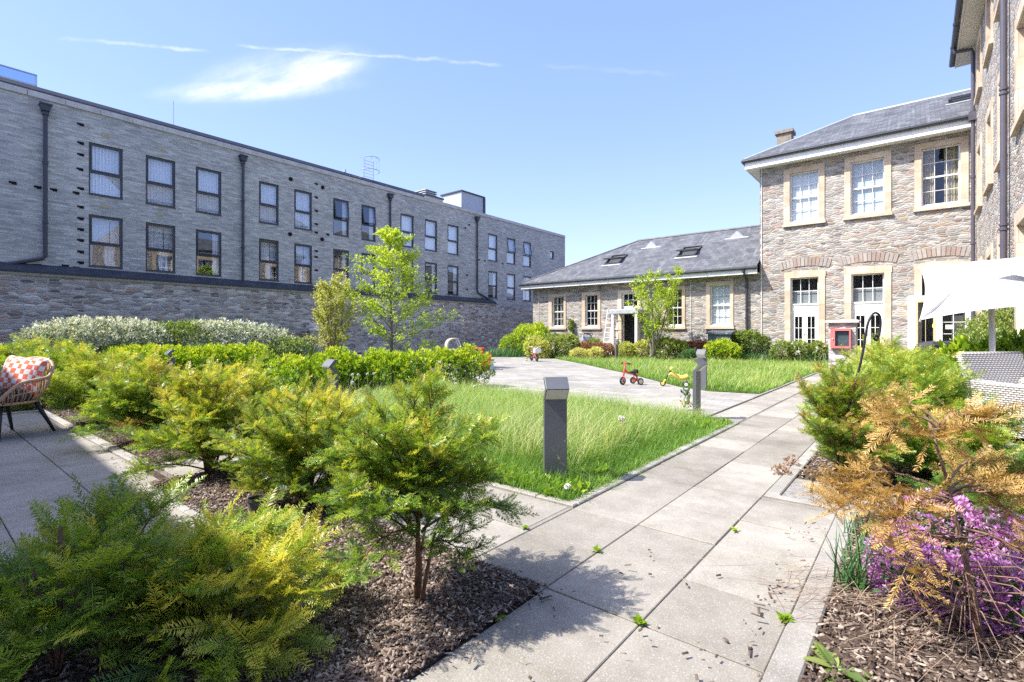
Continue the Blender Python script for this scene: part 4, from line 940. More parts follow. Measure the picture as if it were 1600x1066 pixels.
# tilted white parasol
P_ = lambda px,py,d: at(px,py,d)
A_, B2, Cc, Dd = P_(1437,417,6.7), P_(1437,500,5.55), P_(1690,474,5.0), P_(1720,390,6.1)
nrm_ = (Cc-A_).cross(Dd-B2).normalized()
if nrm_.dot(Vector((0,0,1))) < 0: nrm_ = -nrm_
cen = (A_+B2+Cc+Dd)/4+nrm_*.30; foot = Vector((0,0,0))
hub = P_(1547,470,5.75); basep = Vector(((hub.x+.03),(hub.y-.02),0))
ps = thing('parasol', 'white canvas parasol tilted toward the path on a pale pole at right', 'parasol', basep)
K1, K2 = P_(1484,459,5.85), P_(1640,464,5.35)
mb = MB()
def sag(a, b, c, n=10, dip=.045):
    def f(s, t):
        p = a.lerp(b, s).lerp(c, t); return p-nrm_*dip*math.sin(math.pi*s)*(1-t)*.9
    mb.grid(f, n, 6)
mb2 = mb
def edge(a, b): 
    m = (a+b)/2; return m+(cen-m)*.04
E = [A_, B2, Cc, Dd]
def patch(a, b, k0, k1, n=10):
    ins = (cen-(a+b)/2)*.07
    def f(s, t):
        e = a.lerp(b, s)+ins*math.sin(math.pi*s); q = k0.lerp(k1, s); p = e.lerp(q, t); return p-nrm_*.03*math.sin(math.pi*t)
    mb.grid(f, n, 6)
patch(A_, B2, K1, K1); patch(B2, Cc, K1, K2); patch(Cc, Dd, K2, K2); patch(Dd, A_, K2, K1)
cnp = mb.build('canopy', 'canvas_white', ps, basep, smooth=False)
sd = cnp.modifiers.new('cloth', 'SOLIDIFY'); sd.thickness = .004
mb = MB()
for e in E:
    for k_ in ((K1,) if e in (A_,B2) else (K2,)): mb.tube([k_-nrm_*.02, e-nrm_*.012], .012, 6)
mb.tube([K1-nrm_*.03,K2-nrm_*.03], .014, 6); mb.build('rib', 'pole_beige', ps, basep)
mb = MB()
for e in (A_,B2): mb.tube([K1+nrm_*.004, e+nrm_*.004], .006, 6)
mb.tube([K1+nrm_*.004,K2+nrm_*.004], .006, 6); mb.build('seam', 'pole_beige', ps, basep)
v0 = P_(1547,425.5,6.0); v1 = P_(1640,408,6.0); v2_ = P_(1640,447,5.6)
mb = MB(); mb.poly([v0+nrm_*.03, v2_+nrm_*.05, v1+nrm_*.05]); mb.build('vent_flap', 'canvas_white', ps, basep)
mb = MB(); top = P_(1549,477,5.62); mb.tube([(basep.x,basep.y,0),top], .028, 10); mb.tube([top,hub+nrm_*.02], .03, 8); mb.build('pole', 'pole_beige', ps, basep, smooth=True)
mb = MB(); mb.lathe([(.24,0),(.24,.05),(.05,.07),(.04,.2)], basep, 20); mb.build('base', 'rubber_black', ps, basep)

# covered barbecue
q = at(1466,545,7.6); t = thing('covered_barbecue', 'charcoal fabric cover over a barbecue between the yews and the white lobby', 'barbecue', (q.x,q.y,0), TH)
mb = MB(); L0 = [(-.20,-.14,0),(.20,-.14,0),(.20,.14,0),(-.20,.14,0)]
prof = [(1.0,0),(1.02,.3),(1.06,.62),(1.12,.70),(1.10,.80),(.92,.845),(.5,.86)]
for (s0,z0),(s1,z1) in zip(prof, prof[1:]):
    for i in range(4):
        a, b = L0[i], L0[(i+1)%4]; mb.poly([(a[0]*s0,a[1]*s0,z0),(b[0]*s0,b[1]*s0,z0),(b[0]*s1,b[1]*s1,z1+.012*math.sin(i*2+z1*9)),(a[0]*s1,a[1]*s1,z1+.012*math.sin(i*2-2+z1*9))])
mb.poly([(p[0]*.5,p[1]*.5,.86) for p in L0]); mb.build('cover', 'cover_charcoal', t)
mb = MB(); mb.tube([(-.21,-.02,.72),(-.27,-.02,.74),(-.27,.04,.74),(-.21,.04,.72)], .01, 6); mb.build('handle', 'cover_charcoal', t)

# stone pier with a red cabinet
px_, py_ = -1.42, 14.3
t = thing('stone_pier', 'short grey stone pier with flat cap in front of the glazed doors', 'pier', (px_,py_,0))
mb = MB(); mb.box(-.27,.27,-.22,.22,0,1.22); mb.build('shaft', 'stone_pier', t); mb = MB(); mb.cbox(-.33,.33,-.28,.28,1.22,1.285,.02); mb.build('cap', 'coping_stone', t)
c_ = thing('notice_cabinet', 'red framed wall cabinet with dark window fixed to the stone pier', 'cabinet', (px_-.02,py_-.225,.62))
mb = MB(); w, h = .20, .46
for a in ((-w,-w+.09,0,h),(w-.03,w,0,h),(-w+.09,w-.03,0,.05),(-w+.09,w-.03,h-.05,h)): mb.box(a[0],a[1],-.10,0,a[2],a[3])
mb.box(-w,w,-.012,0,0,h); mb.build('frame', 'cabinet_red', c_)
mb = MB(); mb.poly([(-w+.09,-.085,.05),(w-.03,-.085,.05),(w-.03,-.085,h-.05),(-w+.09,-.085,h-.05)]); mb.build('pane', 'pane_old', c_)
mb = MB(); mb.box(-w+.09,w-.03,-.03,-.014,.05,h-.05); mb.build('backing', 'box_slate', c_)
mb = MB(); mb.lathe([(.016,0),(.016,-.02),(.004,-.026)], (-w+.045,-.10,.22), 10, 'y'); mb.build('knob', 'toy_white', c_)

# shepherd's crook hook
g = G(1297,769); hz = 3.15
t = thing('shepherd_crook', 'black iron shepherd crook leaning in the right hand yews', 'garden hook', (*g,0))
r_ = camdir(1,0); dd = depth_of(*g)
def cr(px, py, dz=0): return at(px, py, dd+dz)-Vector((*g,0))
pts = [Vector((0,0,-.02)), cr(1326,640), cr(1345,566), cr(1352,528), cr(1356,506), cr(1362,493), cr(1368,489), cr(1374,493), cr(1376,503), cr(1375,517), cr(1372,528), cr(1369,532), cr(1366,529), cr(1368,524), cr(1371,526)]
mb = MB(); mb.tube(bez(pts, 4), .0068, 8); mb.build('rod', 'iron_black', t, smooth=True)
mb = MB(); mb.tube([r_*-.12+Vector((0,0,-.01)), r_*-.1+Vector((0,0,.1)), Vector((0,0,.12)), Vector((0,0,.10))], .009, 6); mb.build('foot_prong', 'iron_black', t)

# solar stake lamp beside the wicker chair
q = at(1447,620,4.1); t = thing('solar_stake_light', 'small steel capped solar stake light among the right hand yews', 'garden light', (q.x,q.y,0))
mb = MB(); mb.tube([(0,0,0),(0,0,.36)], .008, 6); mb.build('stake', 'galvanised', t); mb = MB(); mb.lathe([(.02,.36),(.024,.44),(.03,.45),(.032,.475),(.0,.48)], n=14); mb.build('lamp_head', 'galvanised', t)

# plant pot in the left bed
g = G(401,806); t = thing('plant_pot', 'small dark grey plastic pot with golden seedling in the left bed', 'plant pot', (*g,0))
mb = MB(); mb.lathe([(.033,0),(.045,.085),(.049,.086),(.049,.1),(.043,.1),(.04,.075)], n=20); mb.build('pot', 'pot_grey', t, smooth=False)
POT = t
g = G(403,822); mb = MB(); mb.lathe([(.0,.004),(.02,.006),(.032,.014),(.026,.026),(.0,.03)], n=12); tag(mb.build('pale_stone', 'coping_stone', loc=(*g,.01)), 'pale flat pebble lying beside the plastic pot', 'stone')

def wheel(name, parent, cen, r, w, ax, tyre='rubber_black', hubm='toy_cream', spokes=False):
    mb = MB(); mb.lathe([(r*.62,-w/2*.8),(r*.92,-w/2),(r,-w/4),(r,w/4),(r*.92,w/2),(r*.62,w/2*.8),(r*.6,0)], (0,0,0), 20, 'x')
    def place(m): m.v = [tuple(Vector(cen)+Matrix.Rotation(ax,3,'Z')@Vector(p)) for p in m.v]; return m
    t_ = place(mb).build(name, tyre, parent, smooth=True)
    mb = MB()
    if spokes:
        mb.lathe([(.012,-w*.7),(.012,w*.7)], (0,0,0), 8, 'x')
        for k in range(8): a = k*math.pi/4; mb.tube([(0,0,0),(0,r*.66*math.cos(a),r*.66*math.sin(a))], .0035, 4)
    else: mb.lathe([(r*.64,-w*.42),(r*.3,-w*.5),(.02,-w*.62),(.02,w*.62),(r*.3,w*.5),(r*.64,w*.42)], (0,0,0), 16, 'x')
    place(mb).build('hub', hubm, t_)
    return t_
# red tricycle; local: front is -y
g = G(985,601); fd = camdir(-.55,-.2); rz = math.atan2(fd.y, fd.x)+R(90)
t = thing('toy_tricycle', 'red toddler tricycle with cream wheels on the paving', 'tricycle', (*g,0), rz)
wheel('wheel', t, (0,-.17,.075), .075, .035, .25); wheel('wheel', t, (.125,.14,.065), .065, .035, 0); wheel('wheel', t, (-.125,.14,.065), .065, .035, 0)
mb = MB(); mb.tube(bez([(0,-.125,.30),(0,-.06,.235),(0,.06,.21),(0,.14,.17),(0,.14,.075)],4), .016, 8); mb.tube([(-.12,.14,.066),(.12,.14,.066)], .011, 8); mb.tube([(0,.08,.2),(.1,.14,.075)], .01, 6); mb.tube([(0,.08,.2),(-.1,.14,.075)], .01, 6); mb.build('frame', 'toy_red', t, smooth=True)
mb = MB(); mb.tube([(0,-.115,.41),(0,-.145,.2),(0,-.15,.16)], .015, 8)
for sx in (-1,1): mb.tube([(sx*.008,-.15,.17),(sx*.03,-.155,.15),(sx*.03,-.17,.075)], .009, 6)
mb.build('fork', 'toy_red', t, smooth=True)
mb = MB(); mb.tube([(-.06,-.115,.41),(.06,-.115,.41)], .013, 8); h_ = mb.build('handlebar', 'toy_red', t)
for sx in (-1,1): mb = MB(); mb.tube([(sx*.06,-.115,.41),(sx*.14,-.10,.405)], .016, 8); mb.build('grip', 'rubber_black', h_)
mb = MB(); mb.cbox(-.05,.05,.0,.13,.215,.25,.02); mb.cbox(-.06,.06,.10,.14,.22,.29,.015); mb.build('seat', 'rubber_black', t)
for sx in (-1,1): mb = MB(); mb.box(sx*.03-.0+(.0 if sx>0 else -.05),sx*.03+(.05 if sx>0 else 0),-.19,-.15,.055,.07); mb.build('pedal', 'rubber_black', t)
# yellow scooter trike
g = G(1058,604); fd = camdir(-.95,.25); rz = math.atan2(fd.y, fd.x)+R(90)
t = thing('ride_on_scooter', 'yellow three wheeled ride on toy at the grass edge', 'ride on toy', (*g,0), rz)
mb = MB(); pr = bez([(0,-.15,.20),(0,-.10,.235),(0,-.02,.20),(0,.06,.165),(0,.12,.17),(0,.19,.195)],4); mb.tube(pr, [.02+.025*min(1,k/12) for k in range(len(pr))], 10); mb.build('body', 'toy_yellow', t, smooth=True)
mb = MB(); mb.tube([(0,-.24,.06),(0,-.16,.20),(0,-.11,.30)], .013, 8); mb.build('steering_column', 'rubber_black', t)
mb = MB(); mb.tube([(-.10,-.09,.345),(-.04,-.105,.31),(.04,-.105,.31),(.10,-.09,.345)], .02, 8); mb.build('handlebar', 'toy_yellow', t, smooth=True)
mb = MB(); mb.tube([(0,-.2,.13),(-.03,-.23,.09),(-.03,-.245,.05)], .012, 6); mb.tube([(0,-.2,.13),(.03,-.23,.09),(.03,-.245,.05)], .012, 6); mb.build('fork', 'toy_yellow', t)
mb = MB(); mb.tube([(0,.12,.15),(0,.15,.06)], .018, 8); mb.tube([(-.1,.15,.052),(.1,.15,.052)], .012, 6); mb.build('rear_axle', 'toy_white', t)
wheel('wheel', t, (0,-.25,.05), .05, .03, 0, 'rubber_black', 'toy_yellow'); wheel('wheel', t, (.115,.15,.05), .05, .03, 0, 'rubber_black', 'toy_white'); wheel('wheel', t, (-.115,.15,.05), .05, .03, 0, 'rubber_black', 'toy_white')
# pink child's bicycle
g = G(834,564.5); fd = camdir(.35,-.93); rz = math.atan2(fd.y, fd.x)+R(90)
t = thing('child_bicycle', 'small pink child bicycle with white basket and stabilisers on the paving', 'bicycle', (*g,0), rz)
wheel('wheel', t, (0,-.27,.12), .12, .03, 0, 'rubber_black', 'toy_white', True); wheel('wheel', t, (0,.2,.12), .12, .03, 0, 'rubber_black', 'toy_white', True)
mb = MB(); mb.tube([(0,-.2,.36),(0,-.05,.16),(0,.2,.12)], .014, 8); mb.tube([(0,-.2,.33),(0,.06,.30),(0,-.03,.14)], .011, 8); mb.tube([(0,.06,.3),(0,.2,.12)], .010, 6); mb.build('frame', 'toy_pink', t, smooth=True)
mb = MB(); mb.tube([(0,-.19,.44),(0,-.23,.26)], .012, 8)
for sx in (-1,1): mb.tube([(0,-.23,.26),(sx*.03,-.235,.24),(sx*.03,-.27,.12)], .008, 6)
mb.build('fork', 'toy_pink', t)
mb = MB(); mb.tube([(-.2,-.13,.5),(-.1,-.18,.49),(0,-.19,.44),(.1,-.18,.49),(.2,-.13,.5)], .011, 8); h_ = mb.build('handlebar', 'toy_white', t)
for sx in (-1,1): mb = MB(); mb.tube([(sx*.2,-.13,.5),(sx*.22,-.10,.5)], .017, 8); mb.build('grip', 'toy_pink', h_)
mb = MB(); z0,z1 = .30,.44
for a in ((-.11,.11,-.37,-.355),(-.11,.11,-.235,-.22),(-.11,-.095,-.355,-.235),(.095,.11,-.355,-.235)): mb.box(*a,z0,z1)
mb.box(-.095,.095,-.355,-.235,z0,z0+.01); mb.build('basket', 'toy_white', t)
mb = MB(); mb.cbox(-.05,.05,.02,.16,.31,.345,.015); mb.build('saddle', 'toy_pink', t)
for sx in (-1,1):
    mb = MB(); mb.tube([(0,.2,.12),(sx*.15,.22,.1),(sx*.17,.22,.05)], .006, 5); mb.build('stabiliser_arm', 'iron_black', t); wheel('stabiliser_wheel', t, (sx*.18,.22,.045), .045, .02, 0, 'rubber_black', 'toy_white')
for sx in (-1,1): mb = MB(); mb.box(min(sx*.03,sx*.09),max(sx*.03,sx*.09),-.06,-.02,.09+.03*sx,.105+.03*sx); mb.build('pedal', 'rubber_black', t)
# toys behind the hedge
q = at(708,545,18.5); t = thing('toy_car', 'ride in toy car with curved cream roof arch behind the bright hedge', 'toy car', (q.x,q.y,0), TH+R(20))
mb = MB(); mb.prism([(-.26,-.2,.10),(-.26,-.2,.34),(-.10,-.2,.40),(.14,-.2,.38),(.34,-.2,.34),(.36,-.2,.10)], (0,.4,0)); mb.build('body', 'toy_white', t)
arc = [(-.27,.30),(-.27,.55),(-.20,.70),(-.05,.77),(.12,.78)]
mb = MB(); P4 = bez([(x,0,z) for x,z in arc],5); 
for a, b in zip(P4, P4[1:]): mb.add([(a.x,-.19,a.z),(b.x,-.19,b.z),(b.x,.19,b.z),(a.x,.19,a.z),(a.x+.05,-.19,a.z-.02),(b.x+.05,-.19,b.z-.03),(b.x+.05,.19,b.z-.03),(a.x+.05,.19,a.z-.02)], [(0,1,2,3),(4,7,6,5),(0,4,5,1),(3,2,6,7)])
mb.build('roof', 'toy_cream', t)
mb = MB()
for sy in (-.17,.17): mb.tube([(.13,sy,.76),(.30,sy,.36)], .014, 6)
mb.build('windscreen_pillar', 'toy_white', t)
for x_, y_ in ((-.18,.2),(-.18,-.2),(.24,.2),(.24,-.2)): wheel('wheel', t, (x_,y_,.1), .1, .07, R(90), 'rubber_black', 'toy_cream')
q = at(746,543,16.5); t = thing('toy_table', 'low red plastic play table beside the hedge end', 'toy table', (q.x,q.y,0), TH)
mb = MB(); mb.cbox(-.22,.22,-.2,.2,.44,.49,.015); mb.build('table_top', 'toy_red', t)
for sx in (-1,1):
    for sy in (-1,1): mb = MB(); mb.tube([(sx*.17,sy*.15,.44),(sx*.2,sy*.18,0)], .025, 8); mb.build('leg', 'toy_red', t)
q = at(757,556,13.4); t = thing('toy_crate', 'bright orange red plastic crate poking out past the hedge', 'crate', (q.x,q.y,0), TH)
mb = MB(); 
for a in ((-.17,.17,-.12,-.105),(-.17,.17,.105,.12),(-.17,-.155,-.105,.105),(.155,.17,-.105,.105)): mb.box(*a,.0,.40)
mb.box(-.155,.155,-.105,.105,0,.02); mb.build('box', 'toy_orange_red', t); mb = MB(); mb.box(-.185,.185,-.135,-.121,.36,.41); mb.box(-.185,.185,.121,.135,.36,.41); mb.build('rim', 'toy_orange_red', t)
g = G(768,578); t = thing('toy_bucket', 'pale blue plastic bucket on the paving at the hedge end', 'bucket', (*g,0)); mb = MB(); mb.lathe([(.045,0),(.06,.1),(.066,.1),(.066,.115),(.056,.115),(.042,.012)], n=16); mb.build('pail', 'toy_blue', t)
mb = MB(); mb.tube([(.06*math.cos(a),0,.11+.05*math.sin(a)) for a in [k*math.pi/8 for k in range(9)]], .005, 5); mb.build('handle', 'toy_white', t)
g = G(1008,575); mb = MB(); mb.lathe([(.0,-.045),(.025,-.038),(.042,-.015),(.045,0),(.042,.015),(.025,.038),(0,.045)], n=14); tag(mb.build('toy_ball', 'teal_paint', loc=(*g,.045), smooth=True), 'small turquoise ball at the edge of the back lawn', 'ball')

# by the low building: ladder, storage box, pram, hanging plant, window box pot
a0 = onY(953,560,Y0-.55); t = thing('leaning_ladder', 'white step ladder leaning on the stone wall beside the porch', 'ladder', (-10.12,Y0-.5,0))
mb = MB()
for u in (-.13,.13): mb.tube([(u*1.15,0,0),(u,.46,1.95)], .018, 6)
mb.build('rail', 'toy_white', t); mb = MB()
for k in range(9): z = .18+k*.2; mb.tube([(-.14,.46*z/1.95,z),(.14,.46*z/1.95,z)], .012, 6)
mb.build('rung', 'toy_white', t)
q = onY(1124,519,Y0-.75); t = thing('storage_box', 'slate blue garden storage box with sloping lid under the sash window', 'storage box', (q[0],Y0-.5,0))
mb = MB(); mb.box(-.38,.38,-.3,.3,0,.92); mb.build('body', 'box_slate', t); mb = MB(); mb.prism([(-.44,-.36,.92),(-.44,-.36,.99),(-.44,.34,1.06),(-.44,.34,.92)], (.88,0,0)); l_ = mb.build('lid', 'box_slate', t)
mb = MB(); mb.box(.25,.31,-.375,-.361,.93,.97); mb.build('latch', 'galvanised', t)
q = onY(916,527,18.0); t = thing('pram', 'blue grey pram with folded hood standing by the stone wall', 'pram', (q[0],18.0,0), R(40))
mb = MB(); mb.grid(lambda s,tt: (.17*math.cos(math.pi*s), -.05+.32*(tt-.5), .82+.14*math.sin(math.pi*s)*(1-.4*tt)), 10, 5); mb.build('hood', 'pram_blue', t, smooth=True)
mb = MB(); mb.prism([(-.17,-.3,.55),(.17,-.3,.55),(.17,-.3,.82),(-.17,-.3,.80)], (0,.55,-.05)); mb.build('body', 'pram_blue', t)
mb = MB(); mb.tube([(-.16,-.3,.8),(-.16,-.52,.95),(.16,-.52,.95),(.16,-.3,.8)], .016, 6)
for sx in (-1,1): mb.tube([(sx*.16,-.25,.55),(sx*.17,.25,.12)], .014, 6); mb.tube([(sx*.16,.2,.52),(sx*.17,-.28,.12)], .014, 6)
mb.tube([(-.2,-.28,.12),(.2,-.28,.12)], .012, 6); mb.tube([(-.2,.26,.12),(.2,.26,.12)], .012, 6); mb.tube([(0,-.28,.12),(0,.26,.12)], .01, 6); mb.tube([(-.16,-.3,.8),(-.16,-.25,.55)], .012, 6); mb.tube([(.16,-.3,.8),(.16,-.25,.55)], .012, 6); mb.tube([(-.17,.25,.12),(-.2,.26,.12)], .012, 6); mb.build('chassis', 'iron_black', t)
for sx in (-1,1):
    for sy in (-.28,.26): wheel('wheel', t, (sx*.19,sy,.12), .12, .03, 0, 'rubber_black', 'toy_white')
q = onY(839,512,Y0-.2); t = thing('wall_planter', 'dark pot on a stone ledge at the left corner of the low range', 'plant pot', (q[0]+.05,Y0-.18,0))
mb = MB(); mb.box(-.22,.22,-.1,.18,0,1.08); mb.build('ledge', 'stone_warm', t); mb = MB(); mb.lathe([(.09,1.08),(.13,1.26),(.15,1.26),(.15,1.29),(.12,1.29),(.1,1.2)], n=16); mb.build('pot', 'pot_grey', t)
# ---------------------------------------------------------------- vegetation
def needle_proto(nn, w, ln=.22, zj=.05, seed=1):
    r = np.random.default_rng(seed); V=[]; Q=[]; L=[]
    V += [(0,-.010,0),(1,-.004,0),(1,.004,0),(0,.010,0)]; Q.append((0,1,2,3)); L += [-.1,.1,.1,-.1]
    for i in range(nn):
        x = .03+.95*(i+.5)/nn
        for s in (-1,1):
            l = ln*(.65+.5*math.sin(math.pi*min(1,.25+.8*x)))*r.uniform(.85,1.12); a = R(r.uniform(46,68)); z = r.uniform(-zj,zj)+.02
            dx, dy = math.cos(a), s*math.sin(a); b = np.array((x+r.uniform(-.01,.01),0,0)); t = b+np.array((dx*l,dy*l,z)); m = (b*.5+t*.5)+np.array((0,0,.015)); p = np.array((-dy,dx,0))*w/2
            o = len(V); V += [b, m-p, t, m+p]; Q.append((o,o+1,o+2,o+3)); L += [(x-.5)*.22]*4
    return np.array(V,float), np.array(Q), np.array(L)
NA = [needle_proto(17,.050,.25,.12,s) for s in (1,2,3)]
NB = [needle_proto(9,.065,.27,.12,s) for s in (4,5)]
NC = [needle_proto(6,.11,.32,.14,s) for s in (6,7)]
NL = [needle_proto(19,.033,.195,.08,s) for s in (8,9,10)]
LODS = {'L':NL,'A':NA,'B':NB,'C':NC}
def q3(a, b, c, t): return a*(1-t)**2+b*2*t*(1-t)+c*t*t
UPV = np.array((0,0,1.0))
def nz(v): return v/max(1e-9, np.linalg.norm(v))

def sprays(limbs, ab, mb, lod, ns, nt, Lb, Lt, tone, t0=.3, droop=0.0, topglow=.35, H=1.0, wood=True, bare=0.0):
    """side branches and needle twigs along curved limbs; limbs = (start, control, end)"""
    T=[]; D=[]; Nn=[]; Sc=[]; Ti=[]
    for a, b, c in limbs:
        for i in range(ns):
            t = t0+(1-t0)*(i+rnd.random()*.9)/ns; p = q3(a,b,c,t); tg = nz(q3(a,b,c,min(1,t+.02))-q3(a,b,c,t-.02)+1e-6)
            lat = nz(np.cross(tg, UPV)+1e-6); s = 1 if i%2 else -1
            d = nz(tg*rnd.uniform(.3,.9)+lat*s*rnd.uniform(.3,1.0)+UPV*rnd.uniform(-.25,.65))
            L = Lb*rnd.uniform(.55,1.2)*(1.05-.35*t)
            if rnd.random() < bare: continue
            e = p+d*L+UPV*(-droop*L*rnd.random())
            if wood: mb.tube([tuple(p),tuple((p+e)/2+UPV*L*.04),tuple(e)], [.0028,.002,.0012], 3, False)
            bt = rnd.gauss(0,.09)
            for k in range(nt+1):
                u = .15+.85*(k+.4)/(nt+1); q = p+(e-p)*u; l2 = nz(np.cross(d, UPV)+1e-6); s2 = 1 if k%2 else -1
                tip = k == nt
                dd = d if tip else nz(d*rnd.uniform(.3,.8)+l2*s2*rnd.uniform(.4,1.0)+UPV*rnd.uniform(-.35,.6))
                T.append(q); D.append(dd+np.array((rnd.gauss(0,.16),rnd.gauss(0,.16),rnd.gauss(0,.16))))
                Nn.append((rnd.gauss(0,.7),rnd.gauss(0,.7),1)); Sc.append(Lt*rnd.uniform(.6,1.2)*(1.1 if tip else 1))
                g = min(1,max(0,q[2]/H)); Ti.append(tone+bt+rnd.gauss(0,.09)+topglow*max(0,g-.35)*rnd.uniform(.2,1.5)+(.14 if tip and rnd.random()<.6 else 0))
        for q_ in range(3):
            p = q3(a,b,c,rnd.uniform(.8,1.0)); o_ = nz(c-a); T.append(p); D.append(o_*.5+UPV*rnd.uniform(.1,.9)+np.array((rnd.gauss(0,.35),rnd.gauss(0,.35),0))); Nn.append((rnd.gauss(0,.5),rnd.gauss(0,.5),1)); Sc.append(Lt*rnd.uniform(.7,1.2)); Ti.append(tone+topglow*max(0,min(1,p[2]/H)-.2)+rnd.gauss(.1,.1))
        # leader
        p = q3(a,b,c,.93); T.append(p); D.append(c-p); Nn.append((rnd.gauss(0,.3),rnd.gauss(0,.3),1)); Sc.append(Lt*1.3); Ti.append(tone+.2)
    T=np.array(T); D=np.array(D); Nn=np.array(Nn,float); Sc=np.array(Sc); Ti=np.array(Ti)
    pr = LODS[lod]; pick = rng.integers(0,len(pr),len(T))
    for j,(V,Q,L) in enumerate(pr):
        m = pick == j
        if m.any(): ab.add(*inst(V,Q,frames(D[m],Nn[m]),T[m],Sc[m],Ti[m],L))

def dome(n, H, Rr, low=.22, z0=(.02,.35), asym=(0,0), mid=.36):
    out = []
    for i in range(n):
        az = i*2.39996+rnd.uniform(-.3,.3); f = (i+.5)/n; zt = H*(low+(1-low)*f**.85)*rnd.uniform(.84,1.10)
        k = (zt/H-mid)/(1.03-mid if zt/H > mid else .74); rad = Rr*math.sqrt(max(.04,1-k*k))*rnd.uniform(.62,1.32)
        e = np.array((math.cos(az)*rad+asym[0]*f, math.sin(az)*rad+asym[1]*f, zt)); s = np.array((rnd.gauss(0,.012),rnd.gauss(0,.012),H*rnd.uniform(*z0)*min(1,f*1.6+(.2 if z0[0]<.1 else .5))))
        c = s*.45+e*.55; c[2] += .12*H*(1-f)+.02; c[:2] *= rnd.uniform(.85,1.2); out.append((s,c,e))
    return out
def yew(label, loc, H, Rr, nl=28, ns=9, nt=5, lod='A', tone=.32, Lb=.16, Lt=.085, low=.22, glow=.35, group=None, mat='yew_needles', droop=.1, name='yew_shrub', dry=0, extra=None, cat='yew', stem=.022, asym=(0,0), mid=.36, z0=(.02,.35)):
    Lt *= .84; nt += 2; ns += 3; tone += .06; nl = int(nl*1.15)
    t = thing(name, label, cat, (*loc,0), 0, group)
    limbs = dome(nl, H, Rr, low, z0, asym, mid); mb = MB(); ab = AB()
    for s,c,e in limbs: mb.tube([tuple(q3(s,c,e,k/5)) for k in range(6)], [stem*.28*(1-k/6.5) for k in range(6)], 5, False)
    mb.tube([(0,0,-.02),(.006,.004,H*.2),(.0,.0,H*.45)], [stem*.8,stem*.6,stem*.3], 8)
    for k in range(3 if z0[0]<.1 else 1): a = rnd.uniform(0,6.3); mb.tube([(.02*math.cos(a),.02*math.sin(a),-.01),(.07*math.cos(a),.07*math.sin(a),H*.2),(.12*math.cos(a),.12*math.sin(a),H*.4)], [stem*.45,stem*.34,stem*.2], 6)
    if extra: extra(mb)
    sprays(limbs, ab, mb, lod, ns, nt, Lb, Lt, tone, H=H, droop=droop, topglow=glow, wood=lod in 'AL', t0=.2)
    mb.build('stem', 'bark_brown', t, smooth=True); ab.build('foliage', mat, t)
    if dry:
        ab2 = AB(); m2 = MB(); sprays([l for l in limbs if rnd.random()<dry], ab2, m2, lod, max(2,ns//3), nt, Lb*.9, Lt, .45, t0=.55, H=H, topglow=0, wood=False); ab2.build('dry_foliage', 'yew_dry', t)
    return t

LP = np.array([(0,0,0),(.45,-.24,.05),(1,0,-.04),(.45,.24,.05)],float); LQ = np.array([(0,1,2,3)])
def leaf_mass(ab, blobs, n, size, per, tone, up=.35, spread=.9, glow=.25, inner=.72, scale_w=None, ground_cut=0.0):
    B = np.array(blobs,float); w = B[:,3]*B[:,4]+B[:,4]*B[:,5]+B[:,3]*B[:,5]; w /= w.sum()
    k = rng.choice(len(B), n, p=w); d = rvec(n, .25); f = rng.uniform(inner,1.04,n)
    P = B[k,:3]+d*B[k,3:6]*f[:,None]; ok = P[:,2] > ground_cut
    for b in B:
        dd = np.linalg.norm((P-b[:3])/b[3:6],axis=1); ok &= ~(dd < inner*.93)
    P, d = P[ok], d[ok]; m = len(P); zmax = (B[:,2]+B[:,5]).max()
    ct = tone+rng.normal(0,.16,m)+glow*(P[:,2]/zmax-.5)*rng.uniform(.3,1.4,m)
    Pk = np.repeat(P,per,0); dk = np.repeat(d,per,0); r = rvec(m*per); D = dk*.7+r*spread+np.array((0,0,up))
    Nn = dk*.4+np.array((0,0,.9))+rng.normal(0,.45,(m*per,3)); s = size*rng.uniform(.65,1.3,m*per)
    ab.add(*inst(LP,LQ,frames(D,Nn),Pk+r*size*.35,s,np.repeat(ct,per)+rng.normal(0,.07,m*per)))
def bush(name, label, cat, blobs, n, size, per, mat, tone=.4, group=None, stems=6, **kw):
    B = np.array(blobs,float); c = B[:,:3].mean(0); o = (c[0],c[1],0); t = thing(name, label, cat, o, 0, group)
    B[:,0] -= o[0]; B[:,1] -= o[1]; ab = AB(); leaf_mass(ab, B, n, size, per, tone, **kw); ab.build('foliage', mat, t)
    mb = MB()
    for b in B:
        for k in range(stems):
            a = rnd.uniform(0,6.28); r = rnd.uniform(.3,.8)
            mb.tube([(b[0]+b[3]*.12*math.cos(a),b[1]+b[4]*.12*math.sin(a),-.02),(b[0]+b[3]*r*.5*math.cos(a),b[1]+b[4]*r*.5*math.sin(a),b[2]*.8),(b[0]+b[3]*r*math.cos(a),b[1]+b[4]*r*math.sin(a),b[2]+b[5]*.45)], [.016,.011,.004], 5, False)
    mb.build('stem', 'bark_brown', t); return t
def pb(px, ytop, d, r, ry=None, low=0.0):          # blob standing on the ground whose top reaches a measured height
    q = at(px, ytop, d); z1 = q.z; h = (z1-low)/2
    return (q.x, q.y, low+h*.92, r, ry or r, h*1.08)

